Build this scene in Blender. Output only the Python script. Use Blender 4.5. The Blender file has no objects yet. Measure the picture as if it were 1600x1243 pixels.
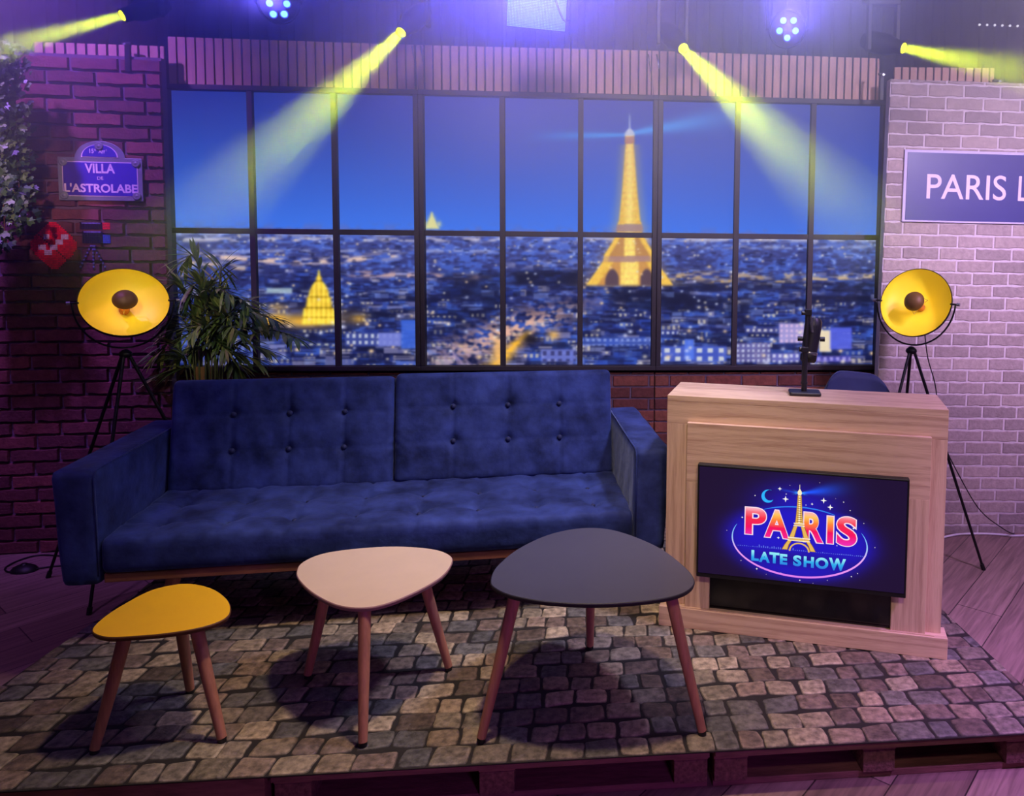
import bpy, bmesh, math, random
import numpy as np
from mathutils import Vector, Matrix, Euler
random.seed(7); rng = np.random.default_rng(11)
PI = math.pi
C = bpy.context.scene.collection
sc = bpy.context.scene
# ------------------------------------------------------------------ camera
F = 1200.0; PX, PY = 1000.0, 466.6
CAM_Z = 1.55
cam_d = bpy.data.cameras.new('camera'); cam = bpy.data.objects.new('camera', cam_d); C.objects.link(cam)
cam_d.sensor_fit = 'HORIZONTAL'; cam_d.sensor_width = 36.0
cam_d.lens = F / 1600 * 36.0
cam_d.shift_x = (800 - PX) / 1600; cam_d.shift_y = (PY - 621.5) / 1600
cam_d.clip_start = 0.05; cam_d.clip_end = 100
PITCH = math.radians(4.04); ROLL = math.radians(0.54)
CAM_R = Matrix.Rotation(PI/2 - PITCH, 3, 'X') @ Matrix.Rotation(ROLL, 3, 'Z')
CAM_P = Vector((0, 0, CAM_Z))
cam.matrix_world = Matrix.Translation(CAM_P) @ CAM_R.to_4x4()
sc.camera = cam

def ray(u, v):
    return CAM_R @ Vector(((u - PX) / F, -(v - PY) / F, -1.0))
def at_z(u, v, z):
    d = ray(u, v); t = (z - CAM_Z) / d.z; return CAM_P + d * t
def at_y(u, v, Y):
    d = ray(u, v); return CAM_P + d * (Y / d.y)
def at_plane(u, v, p0, n):
    d = ray(u, v); t = (Vector(p0) - CAM_P).dot(n) / d.dot(n); return CAM_P + d * t

# ------------------------------------------------------------------ colours and materials
def lin(c):
    c = c / 255.0
    return c / 12.92 if c <= 0.04045 else ((c + 0.055) / 1.055) ** 2.4
def rgb(r, g, b): return (lin(r), lin(g), lin(b), 1.0)
MATS = {}
def mat(name, col, rough=0.6, metal=0.0, noise=0.0, nscale=8.0, bump=0.0, bscale=40.0, emis=None, estr=0.0,
        attr=None, sheen=0.0, stretch=None, col2=None, coat=0.0, spec=None):
    m = bpy.data.materials.new(name); m.use_nodes = True
    nt = m.node_tree; N = nt.nodes; L = nt.links
    b = N['Principled BSDF']
    b.inputs['Roughness'].default_value = rough; b.inputs['Metallic'].default_value = metal
    b.inputs['Base Color'].default_value = col
    if spec is not None: b.inputs['Specular IOR Level'].default_value = spec
    if coat: b.inputs['Coat Weight'].default_value = coat
    if sheen:
        b.inputs['Sheen Weight'].default_value = sheen; b.inputs['Sheen Roughness'].default_value = 0.35
        b.inputs['Sheen Tint'].default_value = (0.45, 0.55, 1.0, 1)
    tc = N.new('ShaderNodeTexCoord'); mp = N.new('ShaderNodeMapping')
    L.new(tc.outputs['Object'], mp.inputs['Vector'])
    if stretch: mp.inputs['Scale'].default_value = stretch
    src = None
    if attr:
        a = N.new('ShaderNodeAttribute'); a.attribute_name = attr; src = a.outputs['Color']
    if noise > 0 or col2:
        n = N.new('ShaderNodeTexNoise'); n.inputs['Scale'].default_value = nscale; n.inputs['Detail'].default_value = 6
        n.inputs['Roughness'].default_value = 0.6
        L.new(mp.outputs['Vector'], n.inputs['Vector'])
        r = N.new('ShaderNodeMapRange'); r.inputs['From Min'].default_value = 0.32; r.inputs['From Max'].default_value = 0.68
        L.new(n.outputs['Fac'], r.inputs['Value'])
        mx = N.new('ShaderNodeMix'); mx.data_type = 'RGBA'
        if col2:
            mx.blend_type = 'MIX'; L.new(r.outputs['Result'], mx.inputs['Factor'])
            mx.inputs['A'].default_value = col; mx.inputs['B'].default_value = col2
            if src: L.new(src, mx.inputs['A'])
        else:
            mx.blend_type = 'MULTIPLY'; mx.inputs['Factor'].default_value = 1.0
            r.inputs['To Min'].default_value = 1 - noise; r.inputs['To Max'].default_value = 1 + noise
            mx.clamp_result = False
            if src: L.new(src, mx.inputs['A'])
            else: mx.inputs['A'].default_value = col
            L.new(r.outputs['Result'], mx.inputs['B'])
        src = mx.outputs['Result']
    if src: L.new(src, b.inputs['Base Color'])
    if bump > 0:
        n2 = N.new('ShaderNodeTexNoise'); n2.inputs['Scale'].default_value = bscale; n2.inputs['Detail'].default_value = 5
        L.new(mp.outputs['Vector'], n2.inputs['Vector'])
        bp = N.new('ShaderNodeBump'); bp.inputs['Strength'].default_value = bump; bp.inputs['Distance'].default_value = 0.01
        L.new(n2.outputs['Fac'], bp.inputs['Height']); L.new(bp.outputs['Normal'], b.inputs['Normal'])
    if emis:
        b.inputs['Emission Color'].default_value = emis; b.inputs['Emission Strength'].default_value = estr
    MATS[name] = m
    return m
def emis_attr(name, strength, rough=0.5, base=0.0):
    m = bpy.data.materials.new(name); m.use_nodes = True; N = m.node_tree.nodes; L = m.node_tree.links
    b = N['Principled BSDF']; a = N.new('ShaderNodeAttribute'); a.attribute_name = 'print_colour'
    b.inputs['Base Color'].default_value = (base, base, base, 1); b.inputs['Roughness'].default_value = rough
    b.inputs['Specular IOR Level'].default_value = 0.05
    L.new(a.outputs['Color'], b.inputs['Emission Color']); b.inputs['Emission Strength'].default_value = strength
    return m
def glow(name, col, s):
    m = bpy.data.materials.new(name); m.use_nodes = True; b = m.node_tree.nodes['Principled BSDF']
    b.inputs['Base Color'].default_value = (0.01, 0.01, 0.01, 1); b.inputs['Roughness'].default_value = 0.4
    b.inputs['Emission Color'].default_value = col; b.inputs['Emission Strength'].default_value = s
    return m
def glow_ramp(name, stops, axis, lo, hi, s):
    """lit print on the screen whose ink runs through colours along one local axis"""
    m = bpy.data.materials.new(name); m.use_nodes = True; N = m.node_tree.nodes; L = m.node_tree.links
    b = N['Principled BSDF']; b.inputs['Base Color'].default_value = (0.01,)*3 + (1,)
    tc = N.new('ShaderNodeTexCoord'); sp = N.new('ShaderNodeSeparateXYZ'); L.new(tc.outputs['Object'], sp.inputs[0])
    r = N.new('ShaderNodeMapRange'); r.inputs['From Min'].default_value = lo; r.inputs['From Max'].default_value = hi
    L.new(sp.outputs[axis], r.inputs['Value'])
    cr = N.new('ShaderNodeValToRGB'); L.new(r.outputs['Result'], cr.inputs['Fac'])
    el = cr.color_ramp.elements
    el[0].position = stops[0][0]; el[0].color = stops[0][1]; el[1].position = stops[-1][0]; el[1].color = stops[-1][1]
    for p, c in stops[1:-1]:
        e = el.new(p); e.color = c
    L.new(cr.outputs['Color'], b.inputs['Emission Color']); b.inputs['Emission Strength'].default_value = s
    return m

# ------------------------------------------------------------------ mesh builder
class MB:
    def __init__(s): s.v = []; s.f = []; s.m = []; s.c = []; s.col = None
    def add(s, vs, fs, mi=0, col=None):
        o = len(s.v); s.v.extend([Vector(p) for p in vs])
        for f in fs: s.f.append(tuple(o + i for i in f)); s.m.append(mi); s.c.append(col)
        return s
    def box(s, a, b, mi=0, M=None, col=None):
        x0, y0, z0 = a; x1, y1, z1 = b
        vs = [Vector(p) for p in [(x0,y0,z0),(x1,y0,z0),(x1,y1,z0),(x0,y1,z0),(x0,y0,z1),(x1,y0,z1),(x1,y1,z1),(x0,y1,z1)]]
        if M is not None: vs = [M @ p for p in vs]
        return s.add(vs, [(0,3,2,1),(4,5,6,7),(0,1,5,4),(1,2,6,5),(2,3,7,6),(3,0,4,7)], mi, col)
    def tube(s, pts, r, n=10, mi=0, cap=True, col=None):
        pts = [Vector(p) for p in pts]; k = len(pts)
        rs = r if isinstance(r, (list, tuple)) else [r] * k
        rings = []; up = None
        for i, p in enumerate(pts):
            t = (pts[min(i+1, k-1)] - pts[max(i-1, 0)])
            if t.length < 1e-9: t = Vector((0, 0, 1))
            t.normalize()
            if up is None: up = Vector((0, 0, 1)) if abs(t.z) < 0.9 else Vector((1, 0, 0))
            a = t.cross(up)
            if a.length < 1e-6: a = t.orthogonal()
            a.normalize(); b = t.cross(a).normalized(); up = -b if False else up
            rings.append([p + a * math.cos(2*PI*j/n) * rs[i] + b * math.sin(2*PI*j/n) * rs[i] for j in range(n)])
        vs = [q for R in rings for q in R]; fs = []
        for i in range(k - 1):
            for j in range(n):
                fs.append((i*n + j, i*n + (j+1) % n, (i+1)*n + (j+1) % n, (i+1)*n + j))
        if cap: fs.append(tuple(range(n))[::-1]); fs.append(tuple((k-1)*n + j for j in range(n)))
        return s.add(vs, fs, mi, col)
    def lathe(s, prof, M=None, n=40, mi=0, close=False):
        vs = []; k = len(prof)
        for (r, z) in prof:
            for j in range(n):
                p = Vector((r*math.cos(2*PI*j/n), r*math.sin(2*PI*j/n), z))
                vs.append(M @ p if M is not None else p)
        fs = []; mis = mi if isinstance(mi, list) else [mi] * k
        for i in range(k - 1 if not close else k):
            i2 = (i + 1) % k
            ff = [(i*n + j, i*n + (j+1) % n, i2*n + (j+1) % n, i2*n + j) for j in range(n)]
            fs.append((ff, mis[i]))
        o = len(s.v); s.v.extend(vs)
        for ff, q in fs:
            for f in ff: s.f.append(tuple(o + i for i in f)); s.m.append(q); s.c.append(None)
        return s
    def prism(s, pts2, z0, z1, mi=0, M=None, mi_side=None, col=None):
        n = len(pts2); vs = [Vector((x, y, z0)) for x, y in pts2] + [Vector((x, y, z1)) for x, y in pts2]
        if M is not None: vs = [M @ p for p in vs]
        s.add(vs, [tuple(range(n))[::-1]], mi if mi_side is None else mi_side, col)
        o = len(s.v) - 2*n
        s.f.append(tuple(o + n + i for i in range(n))); s.m.append(mi); s.c.append(col)
        for i in range(n):
            s.f.append((o+i, o+(i+1) % n, o+n+(i+1) % n, o+n+i)); s.m.append(mi if mi_side is None else mi_side); s.c.append(col)
        return s
    def build(s, name, mats, parent=None, world=False, smooth=False, bevel=0.0, bseg=2, attr='tint', merge=False, autosmooth=None):
        vs = s.v
        if world and parent is not None:
            Mi = WM[parent.name].inverted(); vs = [Mi @ p for p in vs]
        me = bpy.data.meshes.new(name); me.from_pydata([tuple(p) for p in vs], [], s.f)
        if not isinstance(mats, (list, tuple)): mats = [mats]
        for m in mats: me.materials.append(m)
        me.polygons.foreach_set('material_index', s.m)
        if any(c is not None for c in s.c):
            ca = me.color_attributes.new(attr, 'FLOAT_COLOR', 'CORNER')
            arr = []
            for p, c in zip(s.f, s.c):
                c = c or (0.5, 0.5, 0.5, 1); arr.extend(list(c) * len(p))
            ca.data.foreach_set('color', arr)
        if merge:
            bm = bmesh.new(); bm.from_mesh(me); bmesh.ops.remove_doubles(bm, verts=bm.verts, dist=1e-5); bm.to_mesh(me); bm.free()
        bm = bmesh.new(); bm.from_mesh(me)
        if not any(c is not None for c in s.c) and len(me.polygons) < 60000: bmesh.ops.recalc_face_normals(bm, faces=bm.faces); bm.to_mesh(me)
        bm.free()
        if smooth:
            me.polygons.foreach_set('use_smooth', [True] * len(me.polygons))
            if autosmooth:
                me.set_sharp_from_angle(angle=math.radians(autosmooth))
        me.update()
        o = bpy.data.objects.new(name, me); C.objects.link(o)
        if parent is not None: o.parent = parent
        if bevel > 0:
            md = o.modifiers.new('bevel', 'BEVEL'); md.width = bevel; md.segments = bseg; md.limit_method = 'ANGLE'; md.angle_limit = math.radians(40)
            md.harden_normals = False
        return o
WM = {}
def tag(o, label=None, cat=None, group=None, kind=None):
    if label: o['label'] = label
    if cat: o['category'] = cat
    if group: o['group'] = group
    if kind: o['kind'] = kind
    return o
def thing(name, label, cat, loc=(0, 0, 0), rz=0.0, group=None):
    o = bpy.data.objects.new(name, None); C.objects.link(o); o.location = loc; o.rotation_euler = (0, 0, rz)
    o.empty_display_size = 0.1
    WM[o.name] = Matrix.Translation(Vector(loc)) @ Matrix.Rotation(rz, 4, 'Z')
    return tag(o, label, cat, group)
def frame(p, rz): return Matrix.Translation(Vector(p)) @ Matrix.Rotation(rz, 4, 'Z')
def copy_thing(src, loc, rz, label, group=None):
    c = src.copy(); C.objects.link(c); c.location = loc; c.rotation_euler = (0, 0, rz)
    WM[c.name] = Matrix.Translation(Vector(loc)) @ Matrix.Rotation(rz, 4, 'Z')
    c['label'] = label
    if group: c['group'] = group
    def rec(a, b):
        for ch in a.children:
            d = ch.copy(); C.objects.link(d); d.parent = b; rec(ch, d)
    rec(src, c)
    return c
def axis_matrix(p, d, roll=0.0):
    """local +Z along d"""
    q = Vector(d).normalized().to_track_quat('Z', 'Y').to_matrix().to_4x4()
    return Matrix.Translation(Vector(p)) @ q @ Matrix.Rotation(roll, 4, 'Z')

def text_mesh(txt, offset=0.0, spacing=1.0, res=6):
    cu = bpy.data.curves.new('t', 'FONT'); cu.body = txt; cu.size = 1.0; cu.offset = offset; cu.space_character = spacing
    cu.resolution_u = res; cu.fill_mode = 'FRONT'
    o = bpy.data.objects.new('t', cu); C.objects.link(o)
    dg = bpy.context.evaluated_depsgraph_get(); dg.update()
    me = bpy.data.meshes.new_from_object(o.evaluated_get(dg))
    vs = [v.co.copy() for v in me.vertices]; fs = [tuple(p.vertices) for p in me.polygons]
    bpy.data.objects.remove(o); bpy.data.curves.remove(cu); bpy.data.meshes.remove(me)
    return vs, fs
def put_text(mb, txt, x0, x1, y0, y1, z, M, mi, offset=0.0, spacing=1.0, grow=0.0, col=None, shear=0.0):
    """fit the lettering into the box x0..x1, y0..y1 of the plane M (x right, y up, z out)"""
    vs, fs = text_mesh(txt, offset, spacing)
    a = min(p.x for p in vs); b = max(p.x for p in vs); c = min(p.y for p in vs); d = max(p.y for p in vs)
    out = []
    for p in vs:
        fx = (p.x - a) / (b - a); fy = (p.y - c) / (d - c)
        out.append(M @ Vector((x0 - grow + (x1 - x0 + 2*grow)*fx, y0 - grow + (y1 - y0 + 2*grow)*fy + shear*(fx), z)))
    mb.add(out, fs, mi, col)

def spline(pts, n=6, closed=True):
    out = []; k = len(pts); P = [Vector(p) for p in pts]
    for i in range(k if closed else k - 1):
        g = lambda j: P[j % k] if closed else P[min(max(j, 0), k-1)]
        p0, p1, p2, p3 = g(i-1), g(i), g(i+1), g(i+2)
        for j in range(n):
            t = j / n
            out.append(0.5*((2*p1) + (p2-p0)*t + (2*p0-5*p1+4*p2-p3)*t*t + (3*p1-p0-3*p2+p3)*t**3))
    if not closed: out.append(P[-1])
    return out

def roundbox(lo, hi, r, step, disp=None):
    """box with rounded edges on an even grid; disp(p, n) -> p"""
    lo = Vector(lo); hi = Vector(hi); bm = MB(); L = hi - lo
    cnt = [max(2, int(round(L[i] / (step[i] if isinstance(step, (tuple, list)) else step)))) for i in range(3)]
    vid = {}; vs = []; fs = []
    def vert(i, j, k):
        key = (i, j, k)
        if key in vid: return vid[key]
        t = Vector((i/cnt[0], j/cnt[1], k/cnt[2]))
        # crowd a little toward the edges so the rounding reads
        def w(x): return x
        p = Vector((lo[a] + L[a]*w(t[a]) for a in range(3)))
        q = Vector((min(max(p[a], lo[a]+r), hi[a]-r) for a in range(3)))
        d = p - q
        n = d.normalized() if d.length > 1e-9 else Vector((0, 0, 1))
        if d.length > 1e-9:
            m = max(abs(d.x), abs(d.y), abs(d.z)); p = q + n * (m if m < r else r)
        if disp: p = disp(p, n)
        vid[key] = len(vs); vs.append(p); return vid[key]
    A, B, D = cnt
    for i in range(A):
        for j in range(B):
            fs.append((vert(i,j,0), vert(i,j+1,0), vert(i+1,j+1,0), vert(i+1,j,0)))
            fs.append((vert(i,j,D), vert(i+1,j,D), vert(i+1,j+1,D), vert(i,j+1,D)))
    for i in range(A):
        for k in range(D):
            fs.append((vert(i,0,k), vert(i+1,0,k), vert(i+1,0,k+1), vert(i,0,k+1)))
            fs.append((vert(i,B,k), vert(i,B,k+1), vert(i+1,B,k+1), vert(i+1,B,k)))
    for j in range(B):
        for k in range(D):
            fs.append((vert(0,j,k), vert(0,j,k+1), vert(0,j+1,k+1), vert(0,j+1,k)))
            fs.append((vert(A,j,k), vert(A,j+1,k), vert(A,j+1,k+1), vert(A,j,k+1)))
    bm.add(vs, fs); return bm

# ------------------------------------------------------------------ materials
M_black = mat('black_metal', rgb(22, 20, 24), 0.45, 0.4, noise=0.15)
M_blackp = mat('black_plastic', rgb(14, 13, 17), 0.5, noise=0.1, nscale=20)
M_frame = mat('dark_window_frame', rgb(50, 42, 50), 0.6, noise=0.12, nscale=12)
M_slat = mat('slat_wood', rgb(180, 138, 118), 0.6, noise=0.16, nscale=6, stretch=(14, 14, 1.2), bump=0.1, bscale=30)
M_felt = mat('black_felt', rgb(22, 20, 24), 0.95, noise=0.1, nscale=60)
M_brick_dark = mat('dark_red_brick', rgb(110, 50, 52), 0.8, attr='tint', noise=0.25, nscale=35, bump=0.35, bscale=70)
M_mortar_dark = mat('dark_mortar', rgb(104, 84, 104), 0.95, noise=0.2, nscale=50, bump=0.3, bscale=90)
M_brick_light = mat('pale_brick', rgb(170, 150, 145), 0.85, attr='tint', noise=0.16, nscale=45, bump=0.3, bscale=90)
M_mortar_light = mat('pale_mortar', rgb(206, 190, 196), 0.9, noise=0.1, nscale=50, bump=0.2, bscale=90)
M_curtain = mat('black_drape', rgb(16, 14, 20), 0.95, noise=0.2, nscale=4)
M_ceiling = mat('dark_ceiling_paint', rgb(18, 16, 22), 0.9, noise=0.2, nscale=3)
M_velvet = mat('navy_velvet', rgb(22, 31, 72), 0.75, col2=rgb(55, 70, 138), nscale=7, bump=0.35, bscale=22, sheen=0.35, spec=0.2)
M_button = mat('navy_button_cloth', rgb(22, 30, 78), 0.7, sheen=0.3, noise=0.15)
M_rail = mat('walnut_rail', rgb(150, 96, 74), 0.5, noise=0.25, nscale=5, stretch=(1.2, 14, 14))
M_leg = mat('beech_leg', rgb(176, 118, 92), 0.5, noise=0.16, nscale=6, stretch=(16, 16, 1.5))
M_yellow = mat('yellow_laminate', rgb(255, 194, 0), 0.45, noise=0.03)
M_cream = mat('cream_laminate', rgb(218, 190, 164), 0.45, noise=0.03)
M_grey = mat('slate_laminate', rgb(74, 72, 88), 0.42, noise=0.04)
M_edge_brown = mat('brown_edge', rgb(96, 54, 30), 0.6, noise=0.15)
M_edge_black = mat('black_edge', rgb(26, 20, 34), 0.6, noise=0.1)
M_edge_pink = mat('pale_edge', rgb(150, 110, 110), 0.6, noise=0.1)
M_gold_in = mat('golden_reflector', rgb(255, 238, 50), 0.5, noise=0.03, nscale=3)
M_cap = mat('bronze_cap', rgb(120, 84, 40), 0.5, 0.2, noise=0.05)
M_socket = mat('bulb_socket', rgb(200, 120, 50), 0.4, noise=0.1)
M_bulb = glow('lit_bulb', (1.0, 0.62, 0.08, 1), 14.0)
M_white_cable = mat('white_cable_sheath', rgb(225, 215, 225), 0.5, noise=0.05)
M_enamel = mat('blue_enamel', rgb(70, 50, 170), 0.35, noise=0.06, nscale=5)
M_enamel_green = mat('grey_green_enamel', rgb(120, 125, 135), 0.4, noise=0.12, nscale=12)
M_letter = mat('pale_letter_paint', rgb(225, 205, 225), 0.5, noise=0.03)
M_metro = mat('blue_sign_board', rgb(56, 54, 122), 0.35, noise=0.04)
M_metro_edge = mat('sign_border', rgb(200, 185, 220), 0.5, noise=0.04)
M_chair = mat('navy_chair_cloth', rgb(40, 52, 96), 0.75, sheen=0.3, noise=0.12)
M_screen = mat('black_screen', rgb(6, 4, 14), 0.18, noise=0.05)
M_mic = mat('charcoal_metal', rgb(48, 46, 58), 0.4, 0.5, noise=0.1)
M_chrome = mat('bright_steel', rgb(190, 190, 200), 0.25, 0.9, noise=0.05)
M_leaf = mat('palm_leaf', rgb(62, 84, 40), 0.5, attr='tint', noise=0.25, nscale=14)
M_stem = mat('palm_stem', rgb(130, 92, 52), 0.7, noise=0.25, nscale=18)
M_green_stem = mat('green_stem', rgb(74, 78, 44), 0.6, noise=0.2, nscale=20)
M_ivy = mat('ivy_leaf', rgb(58, 92, 50), 0.45, attr='tint', noise=0.25, nscale=20)
M_pot = mat('terracotta_pot', rgb(110, 66, 48), 0.8, noise=0.15)
M_soil = mat('dark_soil', rgb(40, 28, 20), 0.95, noise=0.3, nscale=40)
M_pallet = mat('pallet_timber', rgb(132, 84, 84), 0.8, noise=0.3, nscale=6, stretch=(1.5, 10, 10), bump=0.25, bscale=40)
M_block = mat('pressed_wood_block', rgb(120, 80, 78), 0.9, noise=0.4, nscale=90, bump=0.4, bscale=120)
M_stone = mat('printed_cobble', rgb(140, 125, 110), 0.62, attr='tint', noise=0.55, nscale=46, bump=0.5, bscale=75)
M_joint = mat('printed_joint', rgb(34, 28, 26), 0.8, noise=0.3, nscale=50)
M_tile = mat('mosaic_tile', rgb(150, 30, 50), 0.3, attr='tint', noise=0.08, nscale=30)

def wood_material(name, c1, c2, across):
    """limed oak board: long grain, fine pores, faint saw marks across"""
    m = bpy.data.materials.new(name); m.use_nodes = True; N = m.node_tree.nodes; L = m.node_tree.links
    b = N['Principled BSDF']; b.inputs['Roughness'].default_value = 0.55
    tc = N.new('ShaderNodeTexCoord'); mp = N.new('ShaderNodeMapping'); L.new(tc.outputs['Object'], mp.inputs['Vector'])
    mp.inputs['Scale'].default_value = (1.5, 12, 26) if across else (26, 12, 1.5)
    n1 = N.new('ShaderNodeTexNoise'); n1.inputs['Scale'].default_value = 2.2; n1.inputs['Detail'].default_value = 8; n1.inputs['Distortion'].default_value = 0.7
    L.new(mp.outputs[0], n1.inputs['Vector'])
    mp2 = N.new('ShaderNodeMapping'); L.new(tc.outputs['Object'], mp2.inputs['Vector'])
    mp2.inputs['Scale'].default_value = (6, 40, 160) if across else (160, 40, 6)
    n2 = N.new('ShaderNodeTexNoise'); n2.inputs['Scale'].default_value = 3.0; n2.inputs['Detail'].default_value = 3
    L.new(mp2.outputs[0], n2.inputs['Vector'])
    w = N.new('ShaderNodeTexWave'); w.inputs['Scale'].default_value = 2.3; w.inputs['Distortion'].default_value = 9; w.inputs['Detail'].default_value = 3
    w.bands_direction = 'Z' if across else 'X'; L.new(mp.outputs[0], w.inputs['Vector'])
    w.inputs['Scale'].default_value = 0.35
    a1 = N.new('ShaderNodeMath'); a1.operation = 'ADD'; L.new(n1.outputs['Fac'], a1.inputs[0])
    s1 = N.new('ShaderNodeMath'); s1.operation = 'MULTIPLY'; s1.inputs[1].default_value = 0.55; L.new(n2.outputs['Fac'], s1.inputs[0]); L.new(s1.outputs[0], a1.inputs[1])
    s2 = N.new('ShaderNodeMath'); s2.operation = 'MULTIPLY'; s2.inputs[1].default_value = 0.22; L.new(w.outputs['Fac'], s2.inputs[0])
    a2 = N.new('ShaderNodeMath'); a2.operation = 'ADD'; L.new(a1.outputs[0], a2.inputs[0]); L.new(s2.outputs[0], a2.inputs[1])
    cr = N.new('ShaderNodeValToRGB'); L.new(a2.outputs[0], cr.inputs['Fac'])
    cr.color_ramp.elements[0].position = 0.62; cr.color_ramp.elements[0].color = c1
    cr.color_ramp.elements[1].position = 1.08 if False else 1.0; cr.color_ramp.elements[1].color = c2
    L.new(cr.outputs['Color'], b.inputs['Base Color'])
    bp = N.new('ShaderNodeBump'); bp.inputs['Strength'].default_value = 0.12; bp.inputs['Distance'].default_value = 0.004
    L.new(n2.outputs['Fac'], bp.inputs['Height']); L.new(bp.outputs['Normal'], b.inputs['Normal'])
    return m
M_oak_h = wood_material('limed_oak_across', rgb(180, 144, 122), rgb(214, 182, 156), True)
M_oak_v = wood_material('limed_oak_upright', rgb(182, 146, 124), rgb(214, 182, 156), False)

def floor_material():
    m = bpy.data.materials.new('plank_floor'); m.use_nodes = True; N = m.node_tree.nodes; L = m.node_tree.links
    b = N['Principled BSDF']; b.inputs['Roughness'].default_value = 0.45
    tc = N.new('ShaderNodeTexCoord'); mp = N.new('ShaderNodeMapping'); L.new(tc.outputs['Object'], mp.inputs['Vector'])
    mp.inputs['Rotation'].default_value = (0, 0, math.radians(-52))
    br = N.new('ShaderNodeTexBrick'); L.new(mp.outputs[0], br.inputs['Vector'])
    br.inputs['Scale'].default_value = 1.0; br.inputs['Brick Width'].default_value = 1.3; br.inputs['Row Height'].default_value = 0.18
    br.inputs['Mortar Size'].default_value = 0.0022; br.inputs['Color1'].default_value = rgb(124, 96, 92); br.inputs['Color2'].default_value = rgb(160, 130, 122)
    br.inputs['Mortar'].default_value = rgb(60, 46, 46); br.offset = 0.37
    mp2 = N.new('ShaderNodeMapping'); L.new(mp.outputs[0], mp2.inputs['Vector']); mp2.inputs['Scale'].default_value = (1.5, 22, 1)
    n = N.new('ShaderNodeTexNoise'); n.inputs['Scale'].default_value = 2.5; n.inputs['Detail'].default_value = 7; n.inputs['Distortion'].default_value = 0.8
    L.new(mp2.outputs[0], n.inputs['Vector'])
    r = N.new('ShaderNodeMapRange'); r.inputs['From Min'].default_value = 0.3; r.inputs['From Max'].default_value = 0.7
    r.inputs['To Min'].default_value = 0.62; r.inputs['To Max'].default_value = 1.25; L.new(n.outputs['Fac'], r.inputs['Value'])
    mx = N.new('ShaderNodeMix'); mx.data_type = 'RGBA'; mx.blend_type = 'MULTIPLY'; mx.inputs['Factor'].default_value = 1
    L.new(br.outputs['Color'], mx.inputs['A']); L.new(r.outputs['Result'], mx.inputs['B']); L.new(mx.outputs['Result'], b.inputs['Base Color'])
    return m
M_floor = floor_material()

# ------------------------------------------------------------------ the setting
CEIL = 3.35
MAT_Z = 0.13
m = MB().box((-4.6, -1.2, -0.05), (4.2, 4.9, 0)); tag(m.build('floor', M_floor), kind='structure')
m = MB().box((-4.6, -1.2, CEIL), (4.2, 4.9, CEIL + 0.05)); tag(m.build('ceiling', M_ceiling), kind='structure')
m = MB().box((-4.6, 4.75, 0), (4.2, 4.8, CEIL))                      # the black drape behind the set
for i in range(90):
    x = -4.5 + i * 0.095; m.tube([(x, 4.74, 0.02), (x, 4.74, CEIL - 0.02)], 0.035 + 0.012*math.sin(i*1.7), 8)
tag(m.build('wall_back', M_curtain, smooth=True), kind='structure')

def brick_wall(name, O, rz, s0, s1, z0, z1, course, length, gap, cols, mats, roll=0.0, depth=0.012, thick=0.05, seed=1, jit=0.0015, phase=0.0):
    """bricks as low relief on a flat panel; local x along the wall, -y faces the room"""
    R = random.Random(seed); m = MB()
    m.box((s0, 0, z0), (s1, thick, z1), 1)
    nrow = int(math.ceil((z1 - z0) / course))
    for r in range(nrow):
        a = z0 + r*course + gap/2; b = min(z0 + (r+1)*course - gap/2, z1)
        if b - a < 0.01: continue
        x = s0 - (length * (0.5 if r % 2 else 0.0)) - phase
        while x < s1:
            L = length * R.uniform(0.97, 1.03) if jit > 0.001 else length
            xa = max(x + gap/2, s0); xb = min(x + L - gap/2, s1)
            if xb - xa > 0.012:
                c = R.choice(cols); k = R.uniform(0.92, 1.07); c = (c[0]*k, c[1]*k, c[2]*k, 1)
                e = 0.0035; n = 7
                # worn outline: top and bottom edges wander a little
                top = [Vector((xa + (xb-xa)*t/n, -depth*0, b + R.uniform(-jit, jit))) for t in range(n+1)]
                bot = [Vector((xa + (xb-xa)*t/n, 0, a + R.uniform(-jit, jit))) for t in range(n+1)]
                vs = []; 
                for t in range(n+1): vs.append(Vector((bot[t].x, 0, bot[t].z)))
                for t in range(n+1): vs.append(Vector((top[t].x, 0, top[t].z)))
                d = depth * R.uniform(0.8, 1.15)
                for t in range(n+1):
                    xx = min(max(bot[t].x, xa + e), xb - e); vs.append(Vector((xx, -d, bot[t].z + e)))
                for t in range(n+1):
                    xx = min(max(top[t].x, xa + e), xb - e); vs.append(Vector((xx, -d, top[t].z - e)))
                k1 = n + 1; fs = []
                for t in range(n):
                    fs.append((2*k1+t, 2*k1+t+1, 3*k1+t+1, 3*k1+t))
                    fs.append((t, t+1, 2*k1+t+1, 2*k1+t))
                    fs.append((3*k1+t, 3*k1+t+1, k1+t+1, k1+t))
                fs.append((0, 2*k1, 3*k1, k1)); fs.append((n, k1+n, 3*k1+n, 2*k1+n))
                m.add(vs, fs, 0, c)
            x += L
    o = m.build(name, mats)
    o.location = O; o.rotation_euler = Euler((0, roll, rz))
    tag(o, kind='structure')
    return o

# window wall plane: passes the point seen at (960, 700), turned 4 degrees
A_W = math.radians(4.0); P_W = at_y(960, 700, 4.15); P_W.z = 0
D_W = Vector((math.cos(A_W), math.sin(A_W), 0)); N_W = Vector((math.sin(A_W), -math.cos(A_W), 0))
def hit_w(u, v, off=0.0):
    p = at_plane(u, v, P_W + N_W*off, N_W); return (p - P_W).dot(D_W), p.z
W0 = hit_w(264, 360)[0]; W1 = hit_w(1383, 360)[0]
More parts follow.
